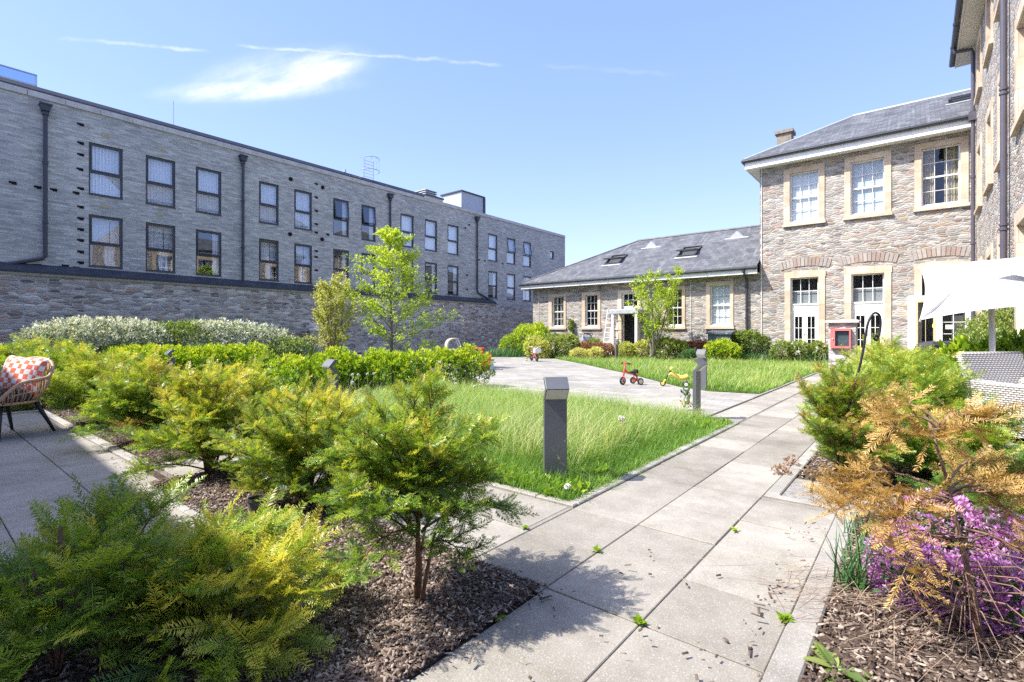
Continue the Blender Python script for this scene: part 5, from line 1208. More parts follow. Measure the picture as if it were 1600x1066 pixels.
# ---- near yews, left bed
def sticks(mb):
    for x0,y0,x1,y1,z1,r in ((.08,-.10,.065,-.09,.43,.0085),(.09,-.09,.03,-.15,.34,.005),(.09,-.10,.12,-.06,.31,.0045),(.06,.03,.13,.05,.33,.005),(.06,.03,.09,.10,.28,.0035),(.08,-.10,-.08,-.16,.26,.0045),(.2,-.02,.42,.05,.20,.005)):
        mb.tube([(x0,y0,0),((x0+x1)/2+.01,(y0+y1)/2,z1*.5),(x1,y1,z1)], [r,r*.85,r*.6], 6)
yew('low spreading dark yew filling the near left corner partly in shade', (-2.02,.40), .37, .48, 17, 7, 3, 'L', .36, .20, .150, .30, .35, droop=.3, extra=sticks, stem=.018)
yew('low bright yew on the paving edge between the dark near yew and the specimen yew', (-1.74,.70), .27, .30, 14, 6, 3, 'L', .66, .16, .135, .35, .25, droop=.2, stem=.016)
yew('upright specimen yew with bare reddish trunk beside the path', (-1.43,1.21), .76, .28, 28, 8, 5, 'A', .34, .13, .075, .36, .5, stem=.020, mid=.50, z0=(.35,.60))
yew('wide bushy yew with arching twigs behind the specimen yew', (-2.72,1.50), .66, .40, 36, 9, 6, 'A', .46, .15, .075, .2, .55)
yew('bright yellow tipped yew in the middle of the left row', (-3.84,1.38), .75, .36, 36, 9, 6, 'A', .52, .15, .08, .12, .65)
yew('feathery green yew beside the gap in the left row', (-5.45,1.42), .72, .33, 36, 9, 5, 'B', .42, .18, .10, .12, .45, dry=.12)
yew('yellow green yew second from the rattan chair', (-7.0,1.44), .77, .40, 34, 9, 5, 'B', .50, .19, .11, .15, .45)
yew('open stemmed yew directly behind the rattan chair', (-9.0,1.40), .80, .42, 34, 9, 5, 'B', .42, .2, .11, .25, .3)
yew('dense green yew beyond the patio at the far left', (-10.9,1.35), .82, .6, 28, 8, 5, 'C', .45, .22, .13, .2, .3)
yew('broad yew filling the gap between the bright left yews', (-4.70,1.95), .74, .33, 30, 9, 5, 'B', .48, .18, .10, .2, .5)
# golden seedling in the pot
limbs = [(np.array((0,0,.09)),np.array((.03*math.cos(a),.03*math.sin(a),.15)),np.array((.12*math.cos(a),.10*math.sin(a),.15+.03*k%.07))) for k,a in enumerate([k*.9 for k in range(7)])]
ab = AB(); mb = MB(); sprays(limbs, ab, mb, 'A', 4, 1, .035, .04, .95, topglow=0, H=.3); ab.build('seedling', 'yew_needles', POT)

# ---- right bed
yew('sparse browning yew with bare reddish stems at the path corner', (-.36,3.86), .78, .25, 30, 8, 5, 'A', .42, .12, .07, .25, .35, dry=.35)
yew('bushy green yew the black crook leans over', (-.16,4.75), .78, .42, 44, 9, 6, 'B', .40, .15, .08, .15, .40)
yew('yew with pale flower like tips along the path behind the crook', (-.30,5.9), .80, .42, 38, 9, 6, 'B', .42, .16, .085, .2, .40)
yew('tall green yew in front of the covered barbecue', (-.22,7.2), .82, .5, 34, 9, 5, 'B', .44, .19, .105, .2, .40)
yew('yellowish yew farthest along the right hand row', (-.35,8.4), .84, .5, 30, 8, 5, 'B', .46, .19, .11, .2, .40)
yew('low green yew between the browning yew and the wicker chair', (.16,4.30), .44, .36, 34, 9, 5, 'B', .40, .17, .09, .2, .35)
yew('dense green yew left of the wicker chair back', (-.06,5.55), .80, .36, 34, 9, 5, 'B', .40, .18, .10, .2, .35)
yew('dark low yew under the wicker chair', (.45,3.35), .36, .42, 28, 9, 5, 'A', .20, .16, .085, .3, .25)
# the browning yew in front
base = G(1536,1015); t = thing('dying_yew', 'half dead yew with bare stems and orange brown needles above the purple flowers', 'yew', (*base,0))
rt = np.array(camdir(1,0)); fw = np.array(camdir(0,1))
def cp(r, f, z): return rt*r+fw*f+UPV*z
lead = [cp(0,0,-.02),cp(-.02,.02,.2),cp(-.05,.05,.42),cp(-.055,.07,.52),cp(-.10,.10,.74)]
mb = MB(); ab = AB(); ab2 = AB(); mb.tube([tuple(p) for p in lead], [.0105,.009,.007,.005,.0035], 7)
ends = [(.44,-.30,.06,.42),(.44,-.24,-.06,.39),(.46,-.33,.12,.44),(.44,-.18,-.02,.40),(.47,-.26,.16,.47),(.45,-.36,.04,.40),
        (.46,.26,.0,.44),(.46,.36,.12,.46),(.48,.20,.10,.48),(.48,.40,.05,.43),(.50,.30,.2,.51),(.46,.16,-.04,.42),
        (.68,-.18,.04,.67),(.70,-.13,.12,.72),(.69,.10,.03,.69),(.66,-.10,-.03,.65),(.69,.14,.08,.68),
        (.40,-.26,-.12,.24),(.36,.24,-.10,.25)]
limbs = []
for z0, r, f, z in ends:
    s = cp(-.05-.04*(z0-.4)*3, .06, z0); e = cp(r-.05, f+.06, z); c = (s+e)/2+UPV*rnd.uniform(.04,.10); limbs.append((s,c,e)); mb.tube([tuple(q3(s,c,e,k/6)) for k in range(7)], [.0055*(1-k/8) for k in range(7)], 5, False)
sprays(limbs, ab, mb, 'L', 9, 3, .085, .092, .5, t0=.42, droop=.4, topglow=0, H=.8, bare=.32)
for k in range(60):                       # bare lower twigs
    a = rnd.uniform(0,6.28); z = rnd.uniform(.03,.35); L = rnd.uniform(.12,.34); p = cp(-.03,.03,z); e = p+np.array((math.cos(a)*L,math.sin(a)*L,rnd.uniform(-.12,.05))); e[2] = max(.01,e[2]); mb.tube([tuple(p),tuple((p+e)/2+UPV*.04),tuple(e)], [.003,.0022,.0012], 3, False)
mb.build('stem', 'twig_brown', t, smooth=True); ab.build('dry_foliage', 'yew_dry', t)
lg = [(cp(-.05,.1,.42),cp(.05,.16,.5),cp(.20+.08*k,.20-.04*k,.45+.04*k)) for k in range(4)]+[(cp(-.09,.1,.6),cp(.02,.05,.72),cp(.12,.02,.68))]
m2 = MB(); sprays(lg, ab2, m2, 'A', 6, 3, .1, .07, .3, t0=.5, topglow=0); ab2.build('green_foliage', 'yew_needles', t)

# purple flowers
def flower_mound(label, spots, n):
    c = np.mean([s[:2] for s in spots],0); t = thing('purple_flower_mound', label, 'flowers', (*c,0)); ab = AB(); ab2 = AB()
    B = [(x-c[0],y-c[1],h*.35,r,r,h*.65) for x,y,r,h in spots]
    B2 = [(x,y,z,r*1.06,r2*1.06,h*1.12) for x,y,z,r,r2,h in B]; leaf_mass(ab, B2, n*2, .020, 7, .55, up=.6, inner=.90); leaf_mass(ab2, B, n//2, .03, 4, .45, inner=.5)
    ab.build('blossom', 'petal_purple', t); ab2.build('foliage', 'daffodil_leaf', t)
gp = lambda px,py: G(px,py)
flower_mound('mound of small purple flowers under the orange yew', [(*gp(1440,945),.13,.19),(*gp(1500,965),.13,.18),(*gp(1565,975),.13,.18),(*gp(1412,915),.11,.22),(*gp(1470,870),.17,.25),(*gp(1560,890),.16,.22),(*gp(1600,905),.16,.2)], 1400)
flower_mound('purple flowers running out of the right edge below the orange yew', [(*gp(1640,920),.16,.2),(*gp(1590,945),.10,.17),(*gp(1650,890),.18,.24)], 420)

# blades: daffodil clumps, grass
def blade(n, bend=.35, w=.5):
    V=[]; Q=[]
    for i in range(n+1):
        u = i/n; ww = w*(1-u**1.7*.92); y = bend*u*u; V += [(-ww,y,u*(1-.12*bend*u)),(ww,y,u*(1-.12*bend*u))]
        if i: o = 2*(i-1); Q.append((o,o+1,o+3,o+2))
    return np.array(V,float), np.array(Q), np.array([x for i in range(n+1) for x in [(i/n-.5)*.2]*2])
BL2 = blade(2,.35); BL2b = blade(2,.75); BL3 = blade(4,.25)
def blades(ab, P, h, w, tone, var=.15, lean=.28, proto=None):
    k = len(P); a = rng.uniform(0,2*np.pi,k); X = np.zeros((k,3,3)); ln = np.abs(rng.normal(0,lean,k))
    X[:,0,0] = np.cos(a); X[:,0,1] = np.sin(a); up = np.stack([-np.sin(a)*np.sin(ln), np.cos(a)*np.sin(ln), np.cos(ln)],1); X[:,2] = up; X[:,1] = np.cross(up, X[:,0])
    V,Q,L = proto or BL2
    sc = np.stack([np.broadcast_to(w,(k,)), h, h],1)
    ab.add(*inst(V,Q,X,P,sc,tone+rng.normal(0,var,k),L))
def clump(label, p, n, h, r, w=.010, tone=.45, group=None, cat='daffodils', lean=.25):
    t = None; ab = AB(); P = np.stack([rng.normal(0,r,n),rng.normal(0,r,n),np.zeros(n)],1); blades(ab,P,h*rng.uniform(.6,1.1,n),w,tone,.15,lean,BL3)
    o = ab.build('daffodil_clump', 'daffodil_leaf', None, (*p,0)); return tag(o, label, cat, group)
clump('tall clump of upright daffodil leaves nearest the path kerb', gp(1330,925), 40, .33, .022, .0075, .45, lean=.3)
clump('daffodil leaves between the front clump and the purple flowers', gp(1356,872), 34, .29, .022, .0075, .40, lean=.16)
clump('thin daffodil leaves leaning over the paving behind the front clump', gp(1340,840), 12, .26, .03, .006, .4, lean=.45)
for px, py, d, lab in ((1170,548,17.2,'green daffodil clump under the dark shrub by the stone block'),(1200,549,17,'green daffodil clump left of the glazed doors'),(1240,549,16.6,'green daffodil clump in front of the left glazed doors'),(1275,551,16.2,'green daffodil clump beside the stone pier'),(1143,550,17.6,'pale daffodil clump right of the bright lime shrub')):
    q = at(px,py,d); clump(lab, (q.x,q.y), 330, .36, .22, .014, .55, 'daffodil clumps along the stone buildings', lean=.5)
for px, lab in ((770,'daffodil clump at the left end by the garden wall'),(790,'middle daffodil clump by the garden wall'),(808,'daffodil clump beside the big lime shrub')):
    q = at(px,548,20.5); clump(lab, (q.x,q.y), 330, .42, .24, .016, .6, 'daffodil clumps by the garden wall', lean=.5)

def inpoly(P, poly):
    x, y = P[:,0], P[:,1]; c = np.zeros(len(P),bool); n = len(poly)
    for i in range(n):
        (x1,y1),(x2,y2) = poly[i],poly[(i+1)%n]; k = ((y1>y)!=(y2>y)); c ^= k&(x < (x2-x1)*(y-y1)/(y2-y1+1e-12)+x1)
    return c
def scatter(poly, n, z=0.0, near=0.0):
    a = np.array(poly); lo, hi = a.min(0), a.max(0); out = []
    while sum(map(len,out)) < n:
        P = rng.uniform(lo,hi,(n*3,2)); P = P[inpoly(P,poly)]
        if near: d = np.maximum(1.,-SI*P[:,0]+CO*P[:,1]); P = P[rng.random(len(P)) < (near/d)**1.6]
        out.append(P)
    P = np.concatenate(out)[:n]; return np.concatenate([P,np.full((n,1),z)],1)
def patch(P, sc, s=0.):  # smooth pseudo noise for tufts
    return (np.sin(P[:,0]*sc+s)+np.sin(P[:,1]*sc*1.13+s*2)+np.sin((P[:,0]+P[:,1])*sc*.71+s*.7))/3
ab = AB()
P = scatter(rect(-6.25,-1.575,2.475,5.84), 100000, 0, 3.0); k = patch(P,5.3)*.5+patch(P,1.9,2)*.5
dk = np.minimum(np.abs(P[:,0]+1.6),np.abs(P[:,1]-2.5)); hh = (.135+.06*k+.05*np.clip(-P[:,0]-2.2,0,1))*rng.uniform(.45,1.5,len(P))*(.45+.55*np.minimum(1,dk/.5))
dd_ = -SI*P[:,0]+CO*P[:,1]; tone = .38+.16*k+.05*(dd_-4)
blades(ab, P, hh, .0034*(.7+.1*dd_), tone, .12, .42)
P = scatter(rect(-6.2,-1.9,2.9,5.83), 13000, 0, 3.8); blades(ab, P, rng.uniform(.18,.40,len(P))*(1+.25*patch(P,2.)), .0030, .78, .2, .34, BL2b)   # pale seed stems
cl_ = scatter(rect(-6.2,-2.0,2.8,5.8), 130, 0, 3.6)[:,:2]
for c_ in cl_[:110]:                             # tussocks
    n_ = int(rng.uniform(60,150)); P = np.stack([rng.normal(c_[0],.07,n_),rng.normal(c_[1],.07,n_),np.zeros(n_)],1); blades(ab, P, rng.uniform(.14,.30)*rng.uniform(.6,1.2,n_), .0034, rng.uniform(.28,.72), .1, .5, BL2b if rng.random()<.5 else BL2)
P = scatter(rect(-6.1,-2.2,2.7,5.0), 5000, 0, 3.5); blades(ab, P, rng.uniform(.14,.25,len(P)), .0035, .42, .12, .4, BL2b)
for k_ in range(70):                       # ragged tufts over the kerb
    c_ = (-1.60,rnd.uniform(2.55,5.75)) if rnd.random()<.7 else (rnd.uniform(-3.2,-1.65),2.505)
    n_ = rnd.randint(8,34); P = np.stack([rng.normal(c_[0],.035,n_),rng.normal(c_[1],.035,n_),np.zeros(n_)],1); blades(ab, P, rnd.uniform(.05,.13)*rng.uniform(.6,1.2,n_), .0034, rnd.uniform(.3,.65), .1, .9, BL2b)
tag(ab.build('long_grass', 'grass_blade'), 'uncut bright green grass of the near lawn', 'grass', kind='stuff')
ab = AB(); P = scatter(RL, 46000, 0, 10); k = patch(P,2.2,1)
blades(ab, P, (.11+.04*k)*rng.uniform(.5,1.4,len(P)), .010, .46+.24*k, .16, .5); P = scatter(RL, 6000, 0, 11); blades(ab, P, rng.uniform(.15,.30,len(P)), .007, .74, .14, .3, BL2b)
tag(ab.build('back_grass', 'grass_blade'), 'rough grass of the back lawn in front of the stone buildings', 'grass', kind='stuff')
ab = AB(); P = scatter([(-17,2.5),(-6.4,2.5),(-6.4,6.2),(-7.6,7.4),(-10.5,9),(-13.5,10.5),(-17,11)], 26000, 0, 8); k = patch(P,2.2,3); blades(ab, P, (.13+.05*k)*rng.uniform(.5,1.4,len(P)), .009, .42+.12*k, .12, .5)
tag(ab.build('side_grass', 'grass_blade'), 'grass between the hedges on the left', 'grass', kind='stuff')
# broad weeds round the near bollard and at the grass corners
ab = AB()
for (x,y,n,r) in ((-1.95,2.66,80,.25),(-2.25,2.62,90,.2),(-1.78,2.66,16,.1),(-1.72,3.1,14,.1),(-1.80,5.5,60,.25),(-2.05,5.3,50,.25)):
    c = np.stack([rng.normal(x,r,n),rng.normal(y,r*.45,n),np.full(n,.02)],1); c = c[(c[:,0]<-1.60)&(c[:,1]>2.48)]; m = len(c)*5
    Pk = np.repeat(c,5,0); D = rvec(m); D[:,2] = np.abs(D[:,2])*.8+.25; ab.add(*inst(LP,LQ,frames(D,D*0+np.array((0,0,1.))+rng.normal(0,.3,(m,3))),Pk,rng.uniform(.03,.075,m),rng.uniform(.2,.7,m)))
tag(ab.build('lawn_weeds', 'lime_leaf'), 'broad leaved weeds round the near bollard and the grass corner', 'weeds', kind='stuff')
# small weeds in the paving joints
for x,y,n,r,lab in ((-.745,1.61,26,.05,'little green weed in the joint at the middle of the path'),(-1.137,2.02,22,.05,'small weed sprig in the path joint near the specimen yew'),(-.36,1.94,60,.035,'bright tuft of weed against the right hand kerb'),(-.72,2.66,12,.05,'tiny weed at the crossing of two path joints'),(-1.56,2.02,16,.04,'small weed in the joint below the grass corner'),(-1.14,1.32,14,.04,'red green weed at the mulch edge under the specimen yew')):
    ab = AB(); c = np.stack([rng.normal(0,.004,n),rng.normal(0,.004,n),np.full(n,.004)],1); D = rvec(n); D[:,2] = np.abs(D[:,2])*.6+.2
    ab.add(*inst(LP,LQ,frames(D,D*0+np.array((0,0,1.))+rng.normal(0,.3,(n,3))),c,rng.uniform(.018,.038,n),rng.uniform(.3,.7,n))); tag(ab.build('joint_weed', 'lime_leaf', None, (x,y,0)), lab, 'weed')
g = G(1305,1052); ab = AB(); D = rvec(16); D[:,2] = np.abs(D[:,2])*.35+.10
BV = np.array([p for i in range(7) for p in ((i/6, -.20*math.sin(math.pi*(i/6*.86+.07))**.8, .04-.22*(i/6)**2+.03), (i/6, 0, -.22*(i/6)**2), (i/6, .20*math.sin(math.pi*(i/6*.86+.07))**.8, .04-.22*(i/6)**2+.03))]); BQ = np.array([(3*i+j,3*i+j+1,3*i+j+4,3*i+j+3) for i in range(6) for j in (0,1)])
ab.add(*inst(BV,BQ,frames(D,D*0+np.array((0,0,1.))),np.zeros((16,3)),rng.uniform(.05,.10,16),rng.uniform(.5,.95,16))); tag(ab.build('broad_leaf_plant', 'dark_leaf', None, (*g,.01)), 'broad pale green leaves at the bottom edge beside the right kerb', 'plant')
# fallen dry stems under the dying yew
ab = AB(); n = 420; cx_, cy_ = G(1440,965)
P = np.stack([rng.normal(cx_,.22,n),rng.normal(cy_,.16,n),rng.uniform(.01,.05,n)],1); a = rng.normal(TH+.1,.55,n)+np.pi*rng.integers(0,2,n)
D = np.stack([np.cos(a),np.sin(a),rng.normal(.05,.12,n)],1); X = frames(np.cross(D,np.array((0,0,1.)))+rng.normal(0,.05,(n,3)),D); V,Q,L = BL3
ab.add(*inst(V,Q,X,P,np.stack([np.full(n,.0022),rng.uniform(.12,.40,n),rng.uniform(.12,.40,n)],1),rng.uniform(.1,.9,n),L))
n = 160; P = np.stack([rng.uniform(-1.55,-1.15,n),rng.uniform(.6,1.5,n),rng.uniform(.02,.035,n)],1); a = rng.uniform(0,6.28,n); D = np.stack([np.cos(a),np.sin(a),rng.normal(.0,.06,n)],1); X = frames(np.cross(D,np.array((0,0,1.))),D)
ab.add(*inst(V,Q,X,P,np.stack([np.full(n,.0018),rng.uniform(.05,.22,n),rng.uniform(.05,.22,n)],1),rng.uniform(.4,1.,n),L))
tag(ab.build('dry_stems', 'dry_straw'), 'fallen dry brown stems lying on the mulch', 'dry stems', kind='stuff')

# dandelions
def dandelion(kind, h, label, group):
    t = thing('dandelion', label, 'dandelion', (0,0,0), 0, group); mb = MB(); mb.tube([(0,0,0),(.004,.003,h*.5),(.012,.0,h)], [.0032,.0028,.0024], 5); mb.build('flower_stem', 'dandelion_stem', t)
    if kind == 'clock':
        ab = AB(); n = 150; D = rvec(n); ab.add(*inst(np.array([(.25,-.03,0),(1,-.16,0),(1,.16,0),(.25,.03,0)],float),LQ,frames(D,rvec(n)),np.tile((.012,0,h+.016),(n,1)),np.full(n,.021),np.zeros(n))); ab.build('seed_head', 'dandelion_fluff', t)
    else:
        ab = AB(); n = 60; a = rng.uniform(0,6.28,n); D = np.stack([np.cos(a),np.sin(a),rng.uniform(.1,.9,n)],1); ab.add(*inst(LP,LQ,frames(D,D*0+np.array((0,0,1.))),np.tile((.012,0,h),(n,1)),rng.uniform(.014,.021,n),np.zeros(n))); ab.build('petals', 'petal_yellow', t)
    return t
def spread(kind, spots, label, group):
    first = None
    for px, py, hh_ in spots:
        d = (1-hh_)*F/(py-HY); q = at(px,py,d)
        if first is None: first = dandelion(kind, hh_, label, group); first.location = Vector((q.x,q.y,0))*S
        else: o_ = dup(first, (q.x,q.y,0), rnd.uniform(0,6.28)); o_.scale = (1,1,rnd.uniform(.97,1.03))
spread('clock', [(550,587,.34),(561,587,.34),(575,585,.35),(583,584,.35),(549,610,.26)], 'white dandelion clock on a tall stem beside the left bollard', 'dandelion clocks beside the left bollard')
spread('clock', [(967,656,.25),(974,659,.24)], 'round white dandelion clock in the grass right of the near bollard', 'pair of dandelion clocks right of the near bollard')
spread('clock', [(622,613,.22),(633,611,.22),(666,602,.2),(711,594,.22),(713,603,.2),(663,609,.2),(748,594,.24),(754,592,.24),(761,597,.22),(740,608,.2),(690,600,.22),(640,632,.22),(648,633,.22)], 'pale seed head standing in the long grass before the bright hedge', 'seed heads in the long grass')
spread('clock', [(556,660,.40)], 'single large dandelion clock above the wide bushy yew', None)
spread('clock', [(884,764,.05)], 'white dandelion clock low in the grass corner under the near bollard', None)
spread('flower', [(919,631,.16),(801,634,.2),(781,627,.2),(690,612,.2),(686,603,.2)], 'yellow dandelion flower in the long grass', 'yellow dandelions in the long grass')
spread('flower', [(1184,590,.2),(1187,592,.18),(1176,592,.2)], 'yellow flower in the back lawn beyond the path bollard', 'yellow flowers in the back lawn')
g = G(1072,641); t = thing('orange_flower_plant', 'plant with orange blooms at the foot of the far corner bollard', 'flower', (*g,0)); ab = AB(); n=70
D = rvec(n); D[:,2] = np.abs(D[:,2])+.4; ab.add(*inst(LP,LQ,frames(D,rvec(n)),np.stack([rng.normal(0,.03,n),rng.normal(0,.03,n),rng.uniform(.02,.26,n)],1),rng.uniform(.04,.07,n),rng.uniform(.2,.6,n))); ab.build('foliage','daffodil_leaf',t)
ab = AB(); n=40; ab.add(*inst(LP,LQ,frames(rvec(n),rvec(n)),np.stack([rng.normal(.0,.05,n),rng.normal(0,.03,n),rng.uniform(.07,.11,n)],1),rng.uniform(.02,.045,n),np.zeros(n))); ab.build('blossom','petal_orange',t)

# ---- hedges and shrubs
def line_blobs(p, q, n, r, zt, jit=.12):
    out = []
    for k in range(n):
        f = k/(n-1); z = zt*rnd.uniform(.88,1.06); out.append((p[0]+(q[0]-p[0])*f+rnd.uniform(-jit,jit),p[1]+(q[1]-p[1])*f+rnd.uniform(-jit,jit),z*.46,r*rnd.uniform(.85,1.15),r*rnd.uniform(.85,1.15),z*.56))
    return out
bush('lime_hedge', 'bright lime green leafy hedge across the middle behind the long grass', 'hedge', line_blobs((-7.45,3.85),(-6.18,6.92),16,.36,.72,.2), 5200, .044, 11, 'lime_leaf', .53, stems=3, glow=.75, inner=.6, up=.75)
bush('lime_hedge', 'yellow green leafy hedge at left behind the front yews', 'hedge', [pb(px,537+(px%7),10.2+.004*(px-200),.5) for px in (205,240,270,300,330,360,392)], 3600, .05, 10, 'lime_leaf', .52, stems=2, glow=.7, inner=.6, up=.75)
bush('clipped_yew_hedge', 'dull green hedge at far left below the variegated shrub', 'hedge', [pb(px,538,10.6,.55) for px in (40,75,110,150,185)], 3000, .06, 6, 'dark_leaf', .75, stems=2, glow=.4)
bush('variegated_shrub', 'white and green variegated shrub at the left end by the stone wall', 'shrub', [pb(px,y,10.0+.007*(px-60),.62,.55) for px,y in ((72,506),(105,499),(140,495),(175,496),(208,499),(228,503))], 5200, .055, 6, 'variegated_leaf', .40, stems=3, glow=.9)
bush('green_shrub', 'plain green shrub between the two white variegated shrubs', 'shrub', [pb(px,502,11.6+.004*(px-250),.5) for px in (255,280,300)], 1600, .055, 6, 'dark_leaf', .72, stems=3)
bush('variegated_shrub', 'white variegated shrub right of the plain green shrub', 'shrub', [pb(px,y,12.0+.006*(px-310),.6) for px,y in ((318,501),(345,500),(375,502),(405,506),(430,514))], 4000, .055, 6, 'variegated_leaf', .40, stems=3, glow=.9)
bush('green_shrub', 'low green shrub at the foot of the stone wall left of the golden tree', 'shrub', [pb(px,529,12.5,.5) for px in (440,462)], 800, .06, 6, 'dark_leaf', .75)
bush('low_shrub', 'low green plants on the far side of the patio behind the chair', 'shrub', [(*G(20,640),.05,.3,.25,.10),(*G(48,638),.05,.25,.2,.09),(*G(-10,642),.05,.3,.25,.1)], 500, .04, 5, 'lime_leaf', .3, stems=1)
DB = 'border shrubs along the stone buildings'
bs = [('lime_shrub','tall lime green shrub at the corner between garden wall and low range',[(800,524,21,.5),(822,508,21,.62),(842,505,21,.5),(838,520,20,.5)],1900,'lime_leaf',.62,.09),
 ('lime_shrub','lime shrub with reddish tips behind the pink bicycle',[(836,525,19.6,.4),(846,533,19.2,.35)],500,'golden_leaf',.55,.08),
 ('green_shrub','rounded green shrub under the first sash window',[(868,523,19.6,.5),(888,523,19.4,.45)],1000,'dark_leaf',.95,.085),
 ('brown_shrub','brownish dead stemmed shrub under the second sash window',[(915,535,19.2,.35),(935,536,19,.35),(948,538,18.8,.3)],800,'red_leaf',.75,.08),
 ('green_shrub','small green shrub below the ladder',[(928,530,19.4,.35)],360,'dark_leaf',.9,.08),
 ('red_shrub','small reddish green shrub in front of the porch',[(978,536,18.6,.35),(1002,533,18.5,.3)],700,'golden_leaf',.45,.075),
 ('green_shrub','green shrub at the foot of the multi stemmed tree',[(1040,528,18.1,.40),(1058,532,18,.4)],900,'dark_leaf',.95,.08),
 ('red_shrub','low dull red hedge under the right sash windows',[(1070,535,18.3,.4),(1088,533,18.2,.4),(1103,534,18.1,.35)],1200,'red_leaf',.5,.07),
 ('green_shrub','small dark green shrub in front of the red hedge',[(1077,548,17.4,.3)],260,'daffodil_leaf',.55,.07),
 ('lime_shrub','bright lime shrub in front of the slate blue storage box',[(1118,534,17.2,.38),(1140,537,17.1,.38),(1130,531,17.3,.35)],1100,'lime_leaf',.62,.075),
 ('dark_shrub','dark spreading shrub beside the storage box',[(1152,518,17.8,.42),(1172,517,17.7,.45),(1188,524,17.6,.38)],1400,'dark_leaf',.72,.08),
 ('green_shrub','sparse green shrub in front of the left glazed doors',[(1222,533,16.6,.32),(1248,534,16.5,.36),(1278,535,16.3,.3)],900,'dark_leaf',.8,.075),
 ('pale_plant','pale flowered low plants left of the porch bollard',[(905,545,18.6,.35),(930,543,18.4,.3)],500,'golden_leaf',.8,.06)]
for nm, lab, bl_, n_, mt, tn, sz in bs: bush(nm, lab, 'shrub', [pb(*b) for b in bl_], n_, sz, 6, mt, tn, DB, stems=4, glow=.4)
q = onY(892,505,Y0-.08); bush('climbing_plant', 'small green climber on the stone wall between two sash windows', 'climber', [(q[0],Y0-.08,1.30,.13,.09,.26),(q[0]+.05,Y0-.08,1.0,.08,.08,.2),(q[0],Y0-.1,.4,.06,.06,.5)], 330, .06, 5, 'dark_leaf', .75, stems=1)
bush('evergreen_shrub', 'big small leaved evergreen shrub behind the parasol pole', 'shrub', [pb(px,y,d,r) for px,y,d,r in ((1535,492,8.6,.42),(1565,482,8.4,.5),(1600,478,8.2,.55),(1545,515,8.2,.45),(1590,510,8.0,.5))], 4600, .045, 6, 'dark_leaf', .80, stems=4, glow=.4)
bush('hydrangea', 'broad leaved bright green shrub above the wicker chair back', 'shrub', [pb(px,y,d,.30) for px,y,d in ((1500,538,6.9),(1530,532,6.7),(1560,534,6.5),(1595,532,6.4))], 420, .12, 6, 'lime_leaf', .38, stems=4)

# ---- trees
def tree(name, label, loc, H, prof, nb, mat, leaf, nleaf, tone, trunk_r=.05, clear=.12, ang=(30,58), bark='bark_grey', multi=1, lean=.0, wiggle=.05, sub=6, glow=.2, seed=3):
    r_ = random.Random(seed); t = thing(name, label, 'tree', (*loc,0)); mb = MB(); ab = AB(); tips = []
    for m in range(multi):
        a0 = m*2*math.pi/max(1,multi)+r_.uniform(-.4,.4); ln = lean*(1 if multi > 1 else .3); Hm = H*(1 if m == 0 else r_.uniform(.78,.97))
        P = []; 
        for k in range(9):
            f = k/8; P.append(np.array((math.cos(a0)*(.05*(multi>1)+ln*Hm*f**1.2)+r_.gauss(0,wiggle*.4)*f, math.sin(a0)*(.05*(multi>1)+ln*Hm*f**1.2)+r_.gauss(0,wiggle*.4)*f, Hm*f-.03)))
        mb.tube([tuple(p) for p in P], [trunk_r*(1-.93*(k/8)**.9) for k in range(9)], 8)
        for b in range(nb//multi):
            f = clear+(1-clear)*((b+r_.random())/(nb//multi))**.9; i = min(7,int(f*8)); p = P[i]+(P[i+1]-P[i])*(f*8-i)
            az = b*2.39996+r_.uniform(-.5,.5)+m; el = R(r_.uniform(*ang)); L = prof(f)*r_.uniform(.65,1.15)
            d = np.array((math.cos(az)*math.cos(el),math.sin(az)*math.cos(el),math.sin(el))); e = p+d*L; c = (p+e)/2+UPV*L*r_.uniform(-.06,.1)
            e = e+UPV*L*r_.uniform(-.12,.08); path = [q3(p,c,e,k/5) for k in range(6)]
            mb.tube([tuple(x) for x in path], [max(.004,trunk_r*.30*(1-f*.6)*(1-k/5.6)) for k in range(6)], 5, False)
            for s in range(sub):
                u = .22+.78*(s+r_.random())/sub; q = q3(p,c,e,u); tg = nz(e-p); lat = nz(np.cross(tg,UPV)+1e-6)*(1 if s%2 else -1)
                dd = nz(tg*.7+lat*r_.uniform(.3,.9)+UPV*r_.uniform(-.15,.45)); l2 = L*r_.uniform(.16,.36); e2 = q+dd*l2
                mb.tube([tuple(q),tuple((q+e2)/2+UPV*.02),tuple(e2)], [.0055,.004,.002], 3, False); tips.append((q,e2))
            tips.append((q3(p,c,e,.7),e))
    T = np.array([a for a,b in tips]); E = np.array([b for a,b in tips]); k = rng.integers(0,len(T),nleaf); u = rng.uniform(.05,1.08,nleaf)
    P = T[k]+(E[k]-T[k])*u[:,None]+rng.normal(0,leaf*.55,(nleaf,3)); D = (E[k]-T[k])/np.linalg.norm(E[k]-T[k],axis=1,keepdims=True)*.5+rvec(nleaf)*.9+np.array((0,0,-.15))
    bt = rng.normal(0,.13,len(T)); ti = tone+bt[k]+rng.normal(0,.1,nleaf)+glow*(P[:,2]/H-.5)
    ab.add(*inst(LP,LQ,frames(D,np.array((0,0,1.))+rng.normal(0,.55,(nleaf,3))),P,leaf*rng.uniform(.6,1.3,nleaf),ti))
    mb.build('trunk', bark, t, smooth=True); ab.build('crown', mat, t); return t
q = at(612,545,13.6); tree('young_tree', 'slender young tree with fresh yellow green leaves in front of the grey apartments', (q.x,q.y), 3.75, lambda f: 2.0*min(1,.40+1.9*f)*(1.0-f)**.8+.14, 60, 'birch_leaf', .075, 10500, .48, .05, .11, (6,42), seed=5, glow=.35)
